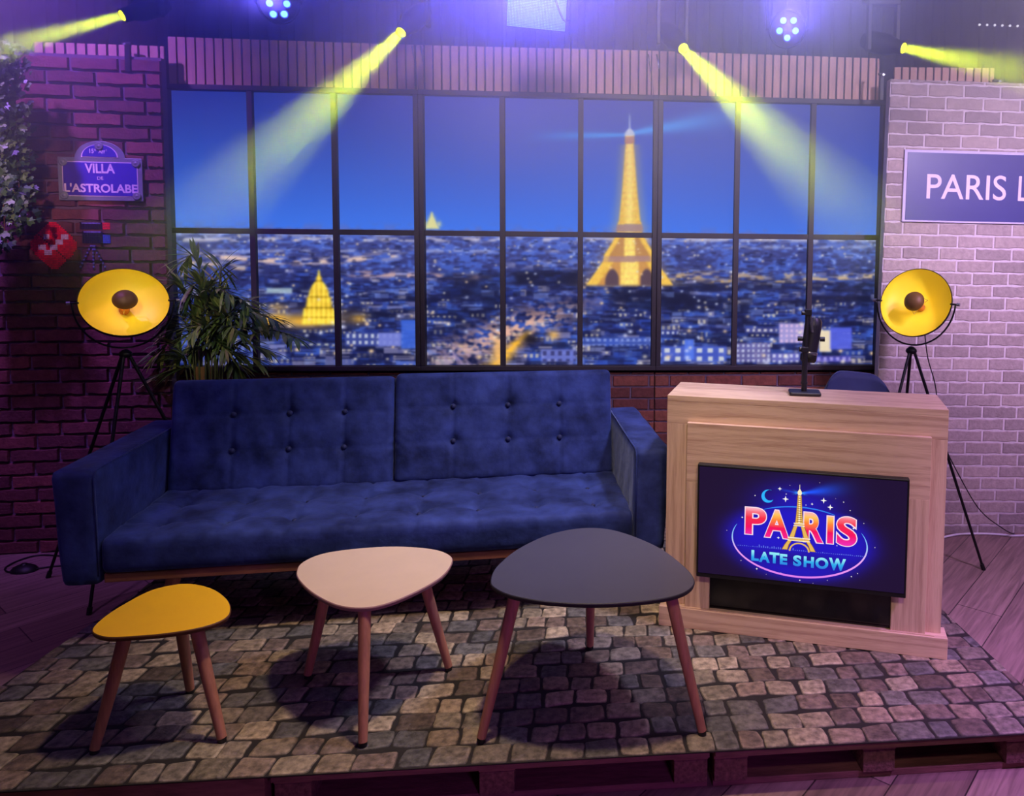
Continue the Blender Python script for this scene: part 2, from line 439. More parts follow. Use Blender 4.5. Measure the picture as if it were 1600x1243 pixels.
# left wall plane
A_L = math.radians(8.9); P_L = at_z(40, 863, 0); D_L = Vector((math.cos(A_L), math.sin(A_L), 0)); N_L = Vector((math.sin(A_L), -math.cos(A_L), 0))
def hit_l(u, v, off=0.0):
    p = at_plane(u, v, P_L + N_L*off, N_L); return (p - P_L).dot(D_L), p.z
# right wall plane
A_R = math.radians(3.0); P_R = at_z(1540, 832, 0); D_R = Vector((math.cos(A_R), math.sin(A_R), 0)); N_R = Vector((math.sin(A_R), -math.cos(A_R), 0))
ROLL_R = 0.0115
def hit_r(u, v, off=0.0):
    p = at_plane(u, v, P_R + N_R*off, N_R); s, z = (p - P_R).dot(D_R), p.z
    c, n = math.cos(ROLL_R), math.sin(ROLL_R)
    return s*c - z*n, s*n + z*c

red = [rgb(110, 56, 62), rgb(98, 50, 56), rgb(120, 62, 64), rgb(92, 46, 54)]
red2 = [rgb(132, 70, 60), rgb(116, 60, 54), rgb(104, 52, 50), rgb(140, 78, 64)]
pale = [rgb(168, 148, 146), rgb(160, 141, 140), rgb(174, 154, 150), rgb(154, 136, 136)]
lz = hit_l(150, 86)[1]
brick_wall('wall_left', P_L, A_L, hit_l(-260, 500)[0], hit_l(261, 360)[0], 0.0, lz, 0.0655, 0.222, 0.010, red, [M_brick_dark, M_mortar_dark], seed=3, jit=0.0032, phase=0.05, depth=0.016)
wz = hit_w(800, 572)[1]
seam = hit_w(1021, 700)[0]; wl = hit_w(657, 700)[0]
m_par = dict(course=0.065, length=0.2, gap=0.009)
panels = [(W0 - 0.3, wl), (wl + 0.002, seam), (seam + 0.003, W1 + 0.25)]
brick_wall('wall_center', P_W, A_W, panels[0][0], seam, 0.0, wz - 0.03, 0.0645, 0.2, 0.009, red2, [M_brick_dark, M_mortar_dark], seed=5, jit=0.001, depth=0.007)
brick_wall('wall_center_right', P_W, A_W, seam + 0.004, W1 + 0.2, 0.0, wz - 0.034, 0.0645, 0.2, 0.009, red2, [M_brick_dark, M_mortar_dark], seed=6, jit=0.001, depth=0.007, phase=0.12)
rs0 = hit_r(1383, 320)[0]; rzt = hit_r(1500, 127)[1]
brick_wall('wall_right', P_R, A_R, rs0, rs0 + 2.2, -0.02, rzt, 0.0652, 0.197, 0.009, pale, [M_brick_light, M_mortar_light], roll=ROLL_R, seed=8, jit=0.0028, depth=0.004)

# ------------------------------------------------------------------ window frames (three flats side by side)
WF = frame(P_W, A_W)
zt_l = hit_w(267, 140)[1]; zt_r = hit_w(1372, 166)[1]; zb = hit_w(800, 570)[1]
ZT = (zt_l + zt_r) / 2; ZM = (hit_w(272, 359)[1] + hit_w(1370, 372)[1]) / 2
us = [271, 398, 527, 657, 786, 907, 1026, 1149, 1265, 1372]
ss = [hit_w(u, 360)[0] for u in us]
wins = [(ss[0], ss[3], ss[1], ss[2]), (ss[3], ss[6], ss[4], ss[5]), (ss[6], ss[9], ss[7], ss[8])]
for k, (a, b, c, d) in enumerate(wins):
    root = bpy.data.objects.new('window_%d' % (k+1), None); C.objects.link(root); root.location = P_W; root.rotation_euler = (0, 0, A_W)
    tag(root, kind='structure')
    if k == 0: a -= 0.02
    if k == 2: b += 0.02
    fw = 0.026; m = MB()
    m.box((a, -0.035, zb - fw), (b, 0.02, zb)); m.box((a, -0.035, ZT), (b, 0.02, ZT + fw))
    m.box((a + 0.001, -0.035, zb), (a + fw, 0.02, ZT)); m.box((b - fw, -0.035, zb), (b - 0.001, 0.02, ZT))
    m.build('window_frame', M_frame, root, bevel=0.003)
    for q in (c, d):
        MB().box((q - 0.014, -0.03, zb), (q + 0.014, 0.0, ZT)).build('muntin', M_frame, root, bevel=0.002)
    MB().box((a + fw, -0.026, ZM - 0.014), (b - fw, -0.002, ZM + 0.014)).build('glazing_bar', M_frame, root, bevel=0.002)
if True:
    # the right end of the frame carries a slim bronze strip
    MB().box((W1 - 0.012, -0.04, zb), (W1 - 0.004, -0.03, ZM)).build('corner_strip', M_rail, bpy.data.objects['window_3'])

# ------------------------------------------------------------------ printed and backlit night view of the city
def vnoise(x, y, seed):
    g = np.random.default_rng(seed).random((256, 256))
    xi = np.floor(x).astype(int); yi = np.floor(y).astype(int); fx = x - xi; fy = y - yi
    fx = fx*fx*(3-2*fx); fy = fy*fy*(3-2*fy); a = lambda i, j: g[(yi+j) % 256, (xi+i) % 256]
    return (a(0,0)*(1-fx) + a(1,0)*fx)*(1-fy) + (a(0,1)*(1-fx) + a(1,1)*fx)*fy
def city(u, v):
    """colour (display values 0..1) of the print; u, v run across it"""
    def c(*q): return np.array(q, float) / 255
    def mixc(img, col, a): a = np.clip(a, 0, 1)[..., None]; return img*(1-a) + col*a
    sst = lambda a, b, x: (lambda t: t*t*(3-2*t))(np.clip((x-a)/(b-a), 0, 1))
    hz = 352 + (u - 270) * 0.013
    t = np.clip((v - 140) / (hz - 140), 0, 1)[..., None]
    img = c(40, 58, 160)*(1-t) + c(58, 118, 238)*t
    img = mixc(img, c(95, 100, 200), 0.6*np.exp(-(((u-800)/120)**2 + ((v-190)/80)**2)))  # soft glare of the stage lights, painted into the sky colour
    img = mixc(img, c(78, 88, 180), 0.5*sst(950, 1250, u)*(1 - t[..., 0]*0.8))
    # the lighthouse beam of the tower
    bl = np.exp(-((v - 210 - (984-u)*0.015)/(2.5 + np.abs(984-u)*0.035))**2) * sst(800, 960, u) * (u < 984)
    br = np.exp(-((v - 208 + (u-984)*0.17)/(3 + np.abs(u-984)*0.10))**2) * (1 - sst(985, 1230, u)) * (u >= 984)
    img = mixc(img, c(60, 170, 255), 0.75*bl); img = mixc(img, c(70, 170, 255), 0.85*br)
    # city
    below = sst(-3, 3, v - hz - 2)
    dep = np.clip((v - hz) / (570 - hz), 0, 1)
    s = 4.2 + dep * 11.0                                  # size of blocks grows toward the viewer
    X = u; 
    n1 = vnoise(X/ (9 + 0*dep), (v-hz)/4.0, 1); n2 = vnoise(X/17, (v-hz)/8.5, 2); n3 = vnoise(X/4.5, (v-hz)/2.6, 3); n4 = vnoise(X/60, (v-hz)/16, 4)
    n5 = vnoise(X/34, (v-hz)/12, 5)
    near = n2*0.5 + n1*0.35 + n5*0.35; far = n1*0.45 + n3*0.4 + n4*0.35
    lum = (far*(1-dep) + near*dep)
    ct = c(50, 62, 140)*(1 - 0)*np.ones(u.shape + (3,))
    ct = mixc(ct, c(24, 28, 76), sst(0.60, 0.42, lum) * (0.45 + 0.55*dep))
    ct = mixc(ct, c(64, 102, 214), sst(0.56, 0.74, lum) * 0.85)
    ct = mixc(ct, c(110, 118, 190), (1-dep)**2 * 0.35)
    ct = mixc(ct, c(160, 176, 235), sst(0.72, 0.92, n3*0.5 + n1*0.5) * (0.8 - 0.45*dep))
    ct = mixc(ct, c(20, 22, 52), sst(0.60, 0.80, vnoise(X/48, (v-hz)/10, 9)) * sst(0.25, 0.5, dep) * 0.7)
    def band(cy, h, a, col, x0, x1, ns, nx=14):
        w = np.exp(-((v - cy)/h)**2) * sst(x0-15, x0+15, u) * (1 - sst(x1-15, x1+15, u)) * sst(0.32, 0.7, vnoise(X/nx, v/4, ns))
        return w*a, col
    for cy, h, a, col, x0, x1, ns in [
        (404 + 5*np.sin(u/60), 5, 1.0, c(240, 205, 190), 290, 620, 21), (428 + (u-560)*0.03, 5, 0.95, c(230, 185, 175), 540, 760, 22),
        (410 + (u-275)*0.08, 5, 0.95, c(235, 200, 170), 280, 400, 25),
        (432, 8, 0.85, c(225, 185, 130), 1030, 1200, 23), (440, 4, 0.9, c(235, 190, 120), 1110, 1240, 27), (434 + 3*np.sin(u/20), 5, 0.9, c(240, 205, 150), 1200, 1380, 24),
        (414, 7, 0.5, c(170, 165, 200), 790, 910, 26), (374, 4, 0.8, c(215, 205, 220), 270, 1380, 28), (366, 3, 0.6, c(200, 200, 230), 270, 1380, 29),
        (457, 4, 0.6, c(180, 190, 235), 400, 640, 30), (458, 3, 0.5, c(150, 165, 230), 1040, 1380, 31), (498, 4, 0.5, c(140, 150, 220), 930, 1180, 32),
        (530, 5, 0.5, c(120, 150, 235), 900, 1380, 33), (392, 3, 0.55, c(190, 190, 225), 280, 900, 34), (386, 3, 0.5, c(200, 200, 225), 1040, 1380, 35)]:
        w, col = band(cy, h, a, col, x0, x1, ns); ct = mixc(ct, col, w)
    # trees and dark roofs
    for (x0, x1, y0, y1, a) in [(800, 910, 424, 445, .75), (1030, 1380, 444, 452, .5), (960, 1080, 452, 484, .7), (1040, 1170, 464, 486, .65), (690, 790, 425, 470, .5), (540, 650, 484, 500, .6), (400, 520, 512, 530, .6)]:
        w = sst(x0-12, x0+12, u)*(1-sst(x1-12, x1+12, u))*sst(y0-5, y0+4, v)*(1-sst(y1-4, y1+5, v)); ct = mixc(ct, c(22, 26, 58), w*a*(0.6+0.8*vnoise(u/14, v/7, 71)))
    # clutter of roofs and walls, nearer ones larger
    R = np.random.default_rng(5); mu = u[u.shape[0]//2]; mv = v[:, v.shape[1]//2]
    pal = [(46, 76, 190), (72, 108, 222), (128, 148, 224), (26, 32, 80), (170, 165, 214), (60, 68, 146), (22, 26, 66), (28, 34, 88), (38, 60, 160), (205, 190, 200)]
    ds = np.sort(R.random(1500)**0.85)
    for d in ds:
        x = R.uniform(262, 1385); y = 366 + (x-270)*0.012 + d*204; W_ = (2.5 + 11*d)*R.uniform(0.5, 1.6); H_ = (1.2 + 5.5*d)*R.uniform(0.5, 1.5); col = c(*pal[R.integers(0, len(pal))])
        a0, a1 = np.searchsorted(mu, [x - W_ - 8, x + W_ + 8]); b0 = np.searchsorted(-mv, -(y + H_ + 12)); b1 = np.searchsorted(-mv, -(y - H_ - 12))
        if a1 <= a0 or b1 <= b0: continue
        uu = u[b0:b1, a0:a1]; vv = v[b0:b1, a0:a1]; w = (np.abs(uu-x) < W_) & (np.abs(vv-y) < H_); al = R.uniform(0.20, 0.70)*(0.75 + 0.25*d)
        sub = ct[b0:b1, a0:a1]; sub[:] = mixc(sub, col, w*al); w2 = (np.abs(uu-x) < W_) & (np.abs(vv-(y-H_)) < 0.9); sub[:] = mixc(sub, c(22, 24, 60), w2*0.6)
        if d > 0.45 and R.random() < 0.22:
            g_ = w & ((np.floor(uu/ (3.2+1.5*d)) % 2) == 0) & (np.abs(vv-y) < H_*0.45); sub[:] = mixc(sub, c(250, 235, 205), g_*0.75)
    for (x0, x1, y0, y1, a) in [(800, 910, 424, 445, .7), (1030, 1380, 445, 452, .45), (950, 1080, 450, 474, .75), (1040, 1180, 466, 486, .65), (690, 790, 430, 470, .5), (540, 650, 484, 500, .5), (400, 520, 512, 530, .5), (860, 920, 470, 500, .5), (700, 790, 480, 515, .55), (1290, 1370, 440, 490, .5)]:
        w = sst(x0-14, x0+14, u)*(1-sst(x1-14, x1+14, u))*sst(y0-6, y0+5, v)*(1-sst(y1-5, y1+6, v)); ct = mixc(ct, c(20, 23, 56), w*a*sst(0.15, 0.6, vnoise(u/11, v/5, 72)))
    ct = mixc(ct, c(18, 22, 60), 0.16*sst(0.1, 0.5, dep))
    # lit facades in front
    def facade(x0, x1, y0, y1, col, wc, px, py, a=0.9):
        nonlocal ct
        w = sst(x0-2, x0+2, u)*(1-sst(x1-2, x1+2, u))*sst(y0-2, y0+2, v)*(1-sst(y1-2, y1+2, v))
        ct = mixc(ct, c(*col), w*a)
        if wc is not None:
            g = (np.abs(((u-x0)/px) % 1 - 0.5) < 0.24) & (np.abs(((v-y0)/py) % 1 - 0.5) < 0.28)
            ct = mixc(ct, c(*wc), w*g*0.8)
    facade(538, 630, 520, 541, (62, 74, 150), (220, 225, 235), 9.5, 10); facade(590, 626, 520, 541, (120, 130, 215), None, 1, 1); facade(626, 650, 500, 545, (60, 100, 215), None, 1, 1)
    facade(455, 518, 536, 541, (52, 58, 110), (220, 220, 200), 12, 5); facade(1032, 1060, 516, 523, (50, 60, 140), (225, 230, 250), 8, 8)
    facade(1034, 1136, 541, 565, (74, 96, 205), (235, 235, 225), 17, 13, .85); facade(1070, 1085, 530, 562, (84, 120, 235), None, 1, 1)
    facade(1150, 1205, 536, 566, (110, 104, 170), (200, 205, 235), 8, 8, .8); facade(845, 900, 546, 565, (120, 130, 220), (50, 50, 100), 12, 12, .8)
    facade(1218, 1258, 505, 536, (172, 160, 220), (225, 190, 230), 8, 8, .9); facade(1281, 1300, 516, 550, (244, 226, 190), None, 1, 1, .95); facade(1298, 1332, 512, 546, (92, 104, 235), None, 1, 1, .85)
    facade(1206, 1250, 552, 566, (120, 120, 210), (225, 225, 250), 9, 9, .8); facade(1255, 1330, 556, 566, (100, 90, 200), (170, 160, 240), 10, 10, .7)
    facade(1165, 1215, 512, 520, (90, 90, 160), (225, 220, 230), 9, 8, .6); facade(415, 455, 450, 458, (190, 215, 220), None, 1, 1, .7); facade(905, 1018, 527, 540, (66, 92, 190), (140, 160, 230), 9, 9, .7)
    facade(280, 400, 530, 565, (46, 60, 140), (110, 130, 200), 13, 11, .5); facade(912, 942, 466, 484, (74, 84, 160), None, 1, 1, .6)
    # boulevard glow
    pc = 812 - (v - 500)*1.0; w = np.exp(-((u - (830 - (v-515)*1.05))/(6 + (v-500)*0.16))**2) * sst(505, 530, v); ct = mixc(ct, c(255, 190, 60), w*(0.55+0.6*vnoise(u/6, v/4, 41)))
    w = sst(0.3, 0.7, vnoise((u+v)/7, (v - u*0.5)/5, 42)) * np.exp(-(((u + (v-520)*0.9 - 790)/70)**2 + ((v - 520 + (u-790)*0.28)/24)**2)); ct = mixc(ct, c(232, 180, 160), w)
    w = np.exp(-(((u-778)/10)**2 + ((v-548)/22)**2)); ct = mixc(ct, c(250, 190, 110), w*0.9)
    w = np.exp(-(((u-865)/9)**2 + ((v-524)/8)**2)); ct = mixc(ct, c(250, 190, 90), w*0.8)
    w = np.exp(-(((u-828)/14)**2 + ((v-530)/9)**2)); ct = mixc(ct, c(30, 26, 40), w*0.95)
    w = sst(0.45, 0.75, vnoise((u-v)/5, (v+u*0.4)/7, 43))*np.exp(-(((u-715)/38)**2 + ((v-555)/20)**2)); ct = mixc(ct, c(190, 160, 190), w*0.7)
    # golden dome and its glow
    for (x, y, sx, sy, a) in [(497, 497, 46, 14, .55), (430, 497, 24, 8, .95), (415, 505, 12, 7, .8), (470, 503, 30, 8, .9), (560, 498, 12, 8, .6), (432, 480, 16, 5, .5)]:
        ct = mixc(ct, c(240, 180, 60), a*np.exp(-(((u-x)/sx)**2 + ((v-y)/sy)**2)))
    hw = np.interp(v, [420, 430, 434, 438, 441, 446, 454, 463, 465, 470, 480, 482, 490, 508], [0.8, 2, 4.5, 4.5, 7, 11, 14.5, 16.5, 19, 19, 20.5, 24, 25, 27])
    w = (1 - sst(hw-2.5, hw+2.5, np.abs(u-497))) * sst(419, 424, v) * (1-sst(504, 510, v)); rib = 0.5 + 0.5*np.cos((u-497)*2*np.pi/7.5); tier = np.exp(-((v-439)/1.6)**2) + np.exp(-((v-464)/1.8)**2) + np.exp(-((v-481)/1.8)**2) + np.exp(-((v-496)/1.6)**2)
    fold = np.clip(0.92 + 0.22*rib - 0.30*tier + 0.16*(vnoise(u/5, v/7, 51) - 0.5) + 0.12*sst(480, 500, v), 0, 1.15)
    ct = mixc(ct, np.stack([np.clip(0.98*fold, 0, 1), np.clip(0.80*fold, 0, 1), 0.24*fold*fold], -1), w)
    img = img*(1-below[..., None]) + ct*below[..., None]
    img = mixc(img, c(100, 110, 190), 0.5*np.exp(-((v-hz)/7)**2)*sst(0.4, 0.7, vnoise(u/9, v/5, 61)))
    # hilltop basilica
    hw = np.interp(v, [330, 338, 344, 352, 358], [1, 3, 6, 9, 13]); w = (1 - sst(hw-2, hw+2, np.abs(u-674)))*sst(328, 333, v)*(1-sst(355, 360, v)); w = np.maximum(w, np.exp(-(((u-674)/5.5)**2 + ((v-343)/6)**2))); w = np.maximum(w, 0.8*np.exp(-(((u-664)/4)**2 + ((v-350)/5)**2))); w = np.maximum(w, 0.8*np.exp(-(((u-685)/4)**2 + ((v-350)/5)**2))); img = mixc(img, c(235, 228, 150), w*0.95)
    # the iron tower
    hw = np.interp(v, [176, 200, 202, 208, 214, 222, 224, 300, 344, 352, 361, 363, 380, 398, 408, 420, 445], [0.6, 1.2, 4, 8, 7.5, 8, 6.5, 12, 16.5, 20, 21, 19, 28, 40, 42, 50, 68])
    au = np.abs(u - 984); w = (1 - sst(hw-1.2, hw+1.4, au)) * sst(175, 180, v) * (1 - sst(443, 448, v))
    g = vnoise(u/2.4, v/3.2, 52); core = np.exp(-(au/(hw*0.42 + 1))**2); g2 = 0.5 + 0.5*np.cos(v*2*np.pi/9); tw = np.stack([0.88 + 0.10*g + 0.08*core, 0.66 + 0.12*g + 0.14*core + 0.04*g2, 0.26 + 0.08*g + 0.16*core], -1)
    low = sst(362, 372, v); gap = sst(0.36, 0.5, au/np.maximum(hw, 1))*(1 - sst(0.60, 0.74, au/np.maximum(hw, 1)))*low
    tw = mixc(tw, c(150, 100, 70), gap*0.0)
    up_ = low*(v < 404); g1 = sst(7, 10, au)*(1 - sst(hw-10, hw-7, au))*up_; tw = mixc(tw, c(176, 118, 78), g1*0.75)
    dn_ = (v >= 404); g3 = sst(12, 16, au)*(1 - sst(hw-20, hw-15, au))*dn_; tw = mixc(tw, c(196, 132, 78), g3*0.75)
    tw = mixc(tw, c(170, 130, 130), ((v > 400) & (v < 409))*0.85); tw = mixc(tw, c(150, 120, 140), ((v > 350) & (v < 362))*0.8); tw = mixc(tw, c(190, 200, 240), (v < 212)*0.9); tw = mixc(tw, c(170, 110, 100), ((v > 213) & (v < 224))*0.8)
    arch = sst(15, 19, au)*(1-sst(36, 41, au))*sst(417, 423, v - (au-27)**2*0.12); tw = mixc(tw, c(70, 56, 84), arch*0.85); edge = sst(0.72, 0.86, au/np.maximum(hw, 1))*low; tw = mixc(tw, c(255, 205, 90), edge*0.5)
    img = mixc(img, c(250, 190, 80), 0.35*np.exp(-((au/ (hw+9))**4))*(v > 225)*(v < 448))
    img = mixc(img, tw, w)
    # points of light
    R = np.random.default_rng(77)
    for i in range(330):
        x = R.uniform(272, 1376); d = R.random()**1.25; y = 360 + (x-270)*0.012 + d*205; r = R.uniform(0.9, 1.5) + d*R.uniform(0.5, 2.2)
        col = [c(255, 240, 215), c(220, 225, 255), c(255, 215, 160)][R.integers(0, 3)]
        k = (np.abs(u-x) < 3.2*r) & (np.abs(v-y) < 3.2*r)
        img[k] = mixc(img[k], col, R.uniform(0.6, 1.0)*np.exp(-(((u[k]-x)/(1.25*r))**2 + ((v[k]-y)/r)**2)))
    # the picture is softly out of focus
    K = np.exp(-0.5*(np.arange(-4, 5)/1.25)**2); K /= K.sum()
    for ax in (0, 1):
        pad = [(0, 0)]*3; pad[ax] = (4, 4); q = np.pad(img, pad, mode='edge'); img = sum(K[k]*(q[k:k+img.shape[0]] if ax == 0 else q[:, k:k+img.shape[1]]) for k in range(9))
    return np.clip(img, 0, 1)
def build_city():
    nx, nz = 1150, 470; a, b = ss[0] - 0.03, ss[9] + 0.04; z0, z1 = zb - 0.01, ZT + 0.01
    S, Z = np.meshgrid(np.linspace(a, b, nx), np.linspace(z0, z1, nz))
    # place of every point of the print, in the print's own picture frame
    O = np.array(P_W); D = np.array(D_W)
    W = O[None, None, :] + S[..., None]*D + Z[..., None]*np.array([0, 0, 1.0]) - np.array(CAM_P)
    Q = W @ np.array(CAM_R)
    U = PX + F*Q[..., 0]/(-Q[..., 2]); V = PY - F*Q[..., 1]/(-Q[..., 2])
    img = city(U, V)
    lin_ = np.where(img <= 0.04045, img/12.92, ((img+0.055)/1.055)**2.4)
    me = bpy.data.meshes.new('city_backdrop')
    co = np.stack([S, np.full_like(S, 0.012), Z], -1).reshape(-1, 3)
    n = nx*nz; i, j = np.meshgrid(np.arange(nx-1), np.arange(nz-1)); q = (j*nx + i).ravel()
    faces = np.stack([q, q+1, q+nx+1, q+nx], -1)
    me.vertices.add(n); me.vertices.foreach_set('co', co.ravel())
    me.loops.add(faces.size); me.loops.foreach_set('vertex_index', faces.ravel())
    me.polygons.add(len(faces)); me.polygons.foreach_set('loop_start', np.arange(len(faces))*4)
    me.update(calc_edges=True)
    ca = me.color_attributes.new('print_colour', 'BYTE_COLOR' if False else 'FLOAT_COLOR', 'POINT')
    rgba = np.ones((n, 4), np.float32); rgba[:, :3] = lin_.reshape(-1, 3); ca.data.foreach_set('color', rgba.ravel())
    me.materials.append(emis_attr('backlit_print', 1.0, 0.8, 0.008))
    root = thing('city_backdrop', 'wide backlit night view of a city with a lit iron tower, behind the black window grid', 'backdrop', P_W, A_W)
    o = bpy.data.objects.new('printed_view', me); C.objects.link(o); o.parent = root
    MB().box((a, 0.016, z0), (b, 0.03, z1)).build('backing_board', M_blackp, root)
build_city()

# ------------------------------------------------------------------ slatted wood panels along the top of the flats
def slat_panel(label, P, rz, s0, s1, zb0, zb1, zt0, zt1, pitch, wfrac, off, roll=0.0, group='slatted wood strips above the flats', phase=0.0):
    root = thing('slat_panel', label, 'slatted panel', P, rz, group)
    y0 = -off
    m = MB(); m.add([(s0, y0, zb0), (s1, y0, zb1), (s1, y0, zt1), (s0, y0, zt0), (s0, y0+0.012, zb0), (s1, y0+0.012, zb1), (s1, y0+0.012, zt1), (s0, y0+0.012, zt0)],
                 [(0,1,2,3), (4,7,6,5), (0,4,5,1), (1,5,6,2), (2,6,7,3), (3,7,4,0)]); m.build('felt_backing', M_felt, root)
    m = MB(); x = s0 + phase
    while x < s1 - 0.004:
        xe = min(x + pitch*wfrac, s1); f0 = (x - s0)/(s1 - s0); f1 = (xe - s0)/(s1 - s0)
        a = zb0 + (zb1-zb0)*f0; b = zb0 + (zb1-zb0)*f1; c = zt0 + (zt1-zt0)*f0; d = zt0 + (zt1-zt0)*f1
        m.add([(x, y0-0.011, a), (xe, y0-0.011, b), (xe, y0-0.011, d), (x, y0-0.011, c), (x, y0, a), (xe, y0, b), (xe, y0, d), (x, y0, c)],
              [(0,1,2,3), (4,7,6,5), (0,4,5,1), (1,5,6,2), (2,6,7,3), (3,7,4,0)]); x += pitch
    m.build('slats', M_slat, root)
    return root
def wv(u, v): return hit_w(u, v, 0.02)
a = wv(264, 58); b = wv(264, 136); c = wv(650, 71); d = wv(650, 144); e = wv(1018, 80); f = wv(1018, 156); g = wv(1373, 92); h = wv(1373, 164)
slat_panel('slatted wood strip above the left window, left of the yellow beam lamp in the centre', P_W, A_W, a[0], c[0]-0.003, b[1], d[1], a[1], c[1], 0.0455, 0.80, 0.02)
slat_panel('slatted wood strip above the middle window, under the blue-white light panel', P_W, A_W, c[0]+0.003, e[0]-0.003, d[1], f[1], c[1], e[1], 0.0445, 0.78, 0.02)
slat_panel('slatted wood strip above the right window, ending at the pale brick wall', P_W, A_W, e[0]+0.003, g[0], f[1], h[1], e[1], g[1], 0.0435, 0.76, 0.02)
a = hit_l(52, 66, -0.06); b = hit_l(52, 92, -0.06); c = hit_l(257, 73, -0.06); d = hit_l(257, 100, -0.06)
slat_panel('short slatted wood strip showing above the dark red brick wall', P_L - N_L*0.06, A_L, a[0], c[0], b[1]-0.1, d[1]-0.1, a[1], c[1], 0.0465, 0.76, 0.0, phase=0.01)
a = hit_r(1376, 106, -0.06); b = hit_r(1376, 160, -0.06); c = hit_r(1560, 116, -0.06)
slat_panel('slatted wood strip peeking over the pale brick wall on the right', P_R - N_R*0.06, A_R, a[0]+0.10, c[0], b[1]-0.2, b[1]-0.2, a[1]+0.01, c[1]+0.03, 0.043, 0.78, 0.0)

# ------------------------------------------------------------------ stage: pallets, platform and the cobble print on top
FL, FR = Vector((-2.02, 1.84, 0)), Vector((1.284, 2.17, 0))
BR, BL = Vector((1.06, 4.16, 0)), Vector((-2.02, 3.93, 0))
def bil(s, t): return (FL*(1-s) + FR*s)*(1-t) + (BL*(1-s) + BR*s)*t
ang_f = math.atan2(FR.y - FL.y, FR.x - FL.x)
dfx = Vector((math.cos(ang_f), math.sin(ang_f), 0)); dfy = Vector((-math.sin(ang_f), math.cos(ang_f), 0))
seam_p = at_z(1122, 1215, 0.1); ps = (seam_p - FL).dot(dfx)
def make_pallet(loc, rz, label, W=1.19):
    r = thing('wooden_pallet', label, 'pallet', loc, rz, 'pallets carrying the stage')
    H = MAT_Z - 0.002; Dp = 0.8
    for i in range(5):
        y = i*(Dp-0.10)/4; MB().box((0, y, H-0.022), (W, y+0.10, H)).build('deck_board', M_pallet, r, bevel=0.002)
    for i in range(3):
        x = i*(W-0.10)/2
        MB().box((x, 0.02, H-0.040), (x+0.10, Dp-0.02, H-0.0225)).build('stringer_board', M_pallet, r, bevel=0.002)
        for j in range(3):
            y = 0.02 + j*(Dp-0.16)/2; MB().box((x+0.002, y, 0.0205), (x+0.098, y+0.12, H-0.0405)).build('spacer_block', M_block, r, bevel=0.002)
    for j in range(3):
        y = 0.03 + j*(Dp-0.16)/2; MB().box((0, y, 0.0), (W, y+0.10, 0.02)).build('base_board', M_pallet, r, bevel=0.002)
    return r
p0 = FL + dfx*ps
pal = make_pallet((p0.x + dfx.x*0.006, p0.y + dfx.y*0.006 + 0.008, 0), ang_f, 'rough timber pallet under the front right of the cobble mat', 0.98)
q = p0 - dfx*1.2; make_pallet((q.x, q.y + 0.010, 0), ang_f, 'rough timber pallet under the front middle of the cobble mat')
for i in (1,):
    q = p0 - dfx*2.4; 
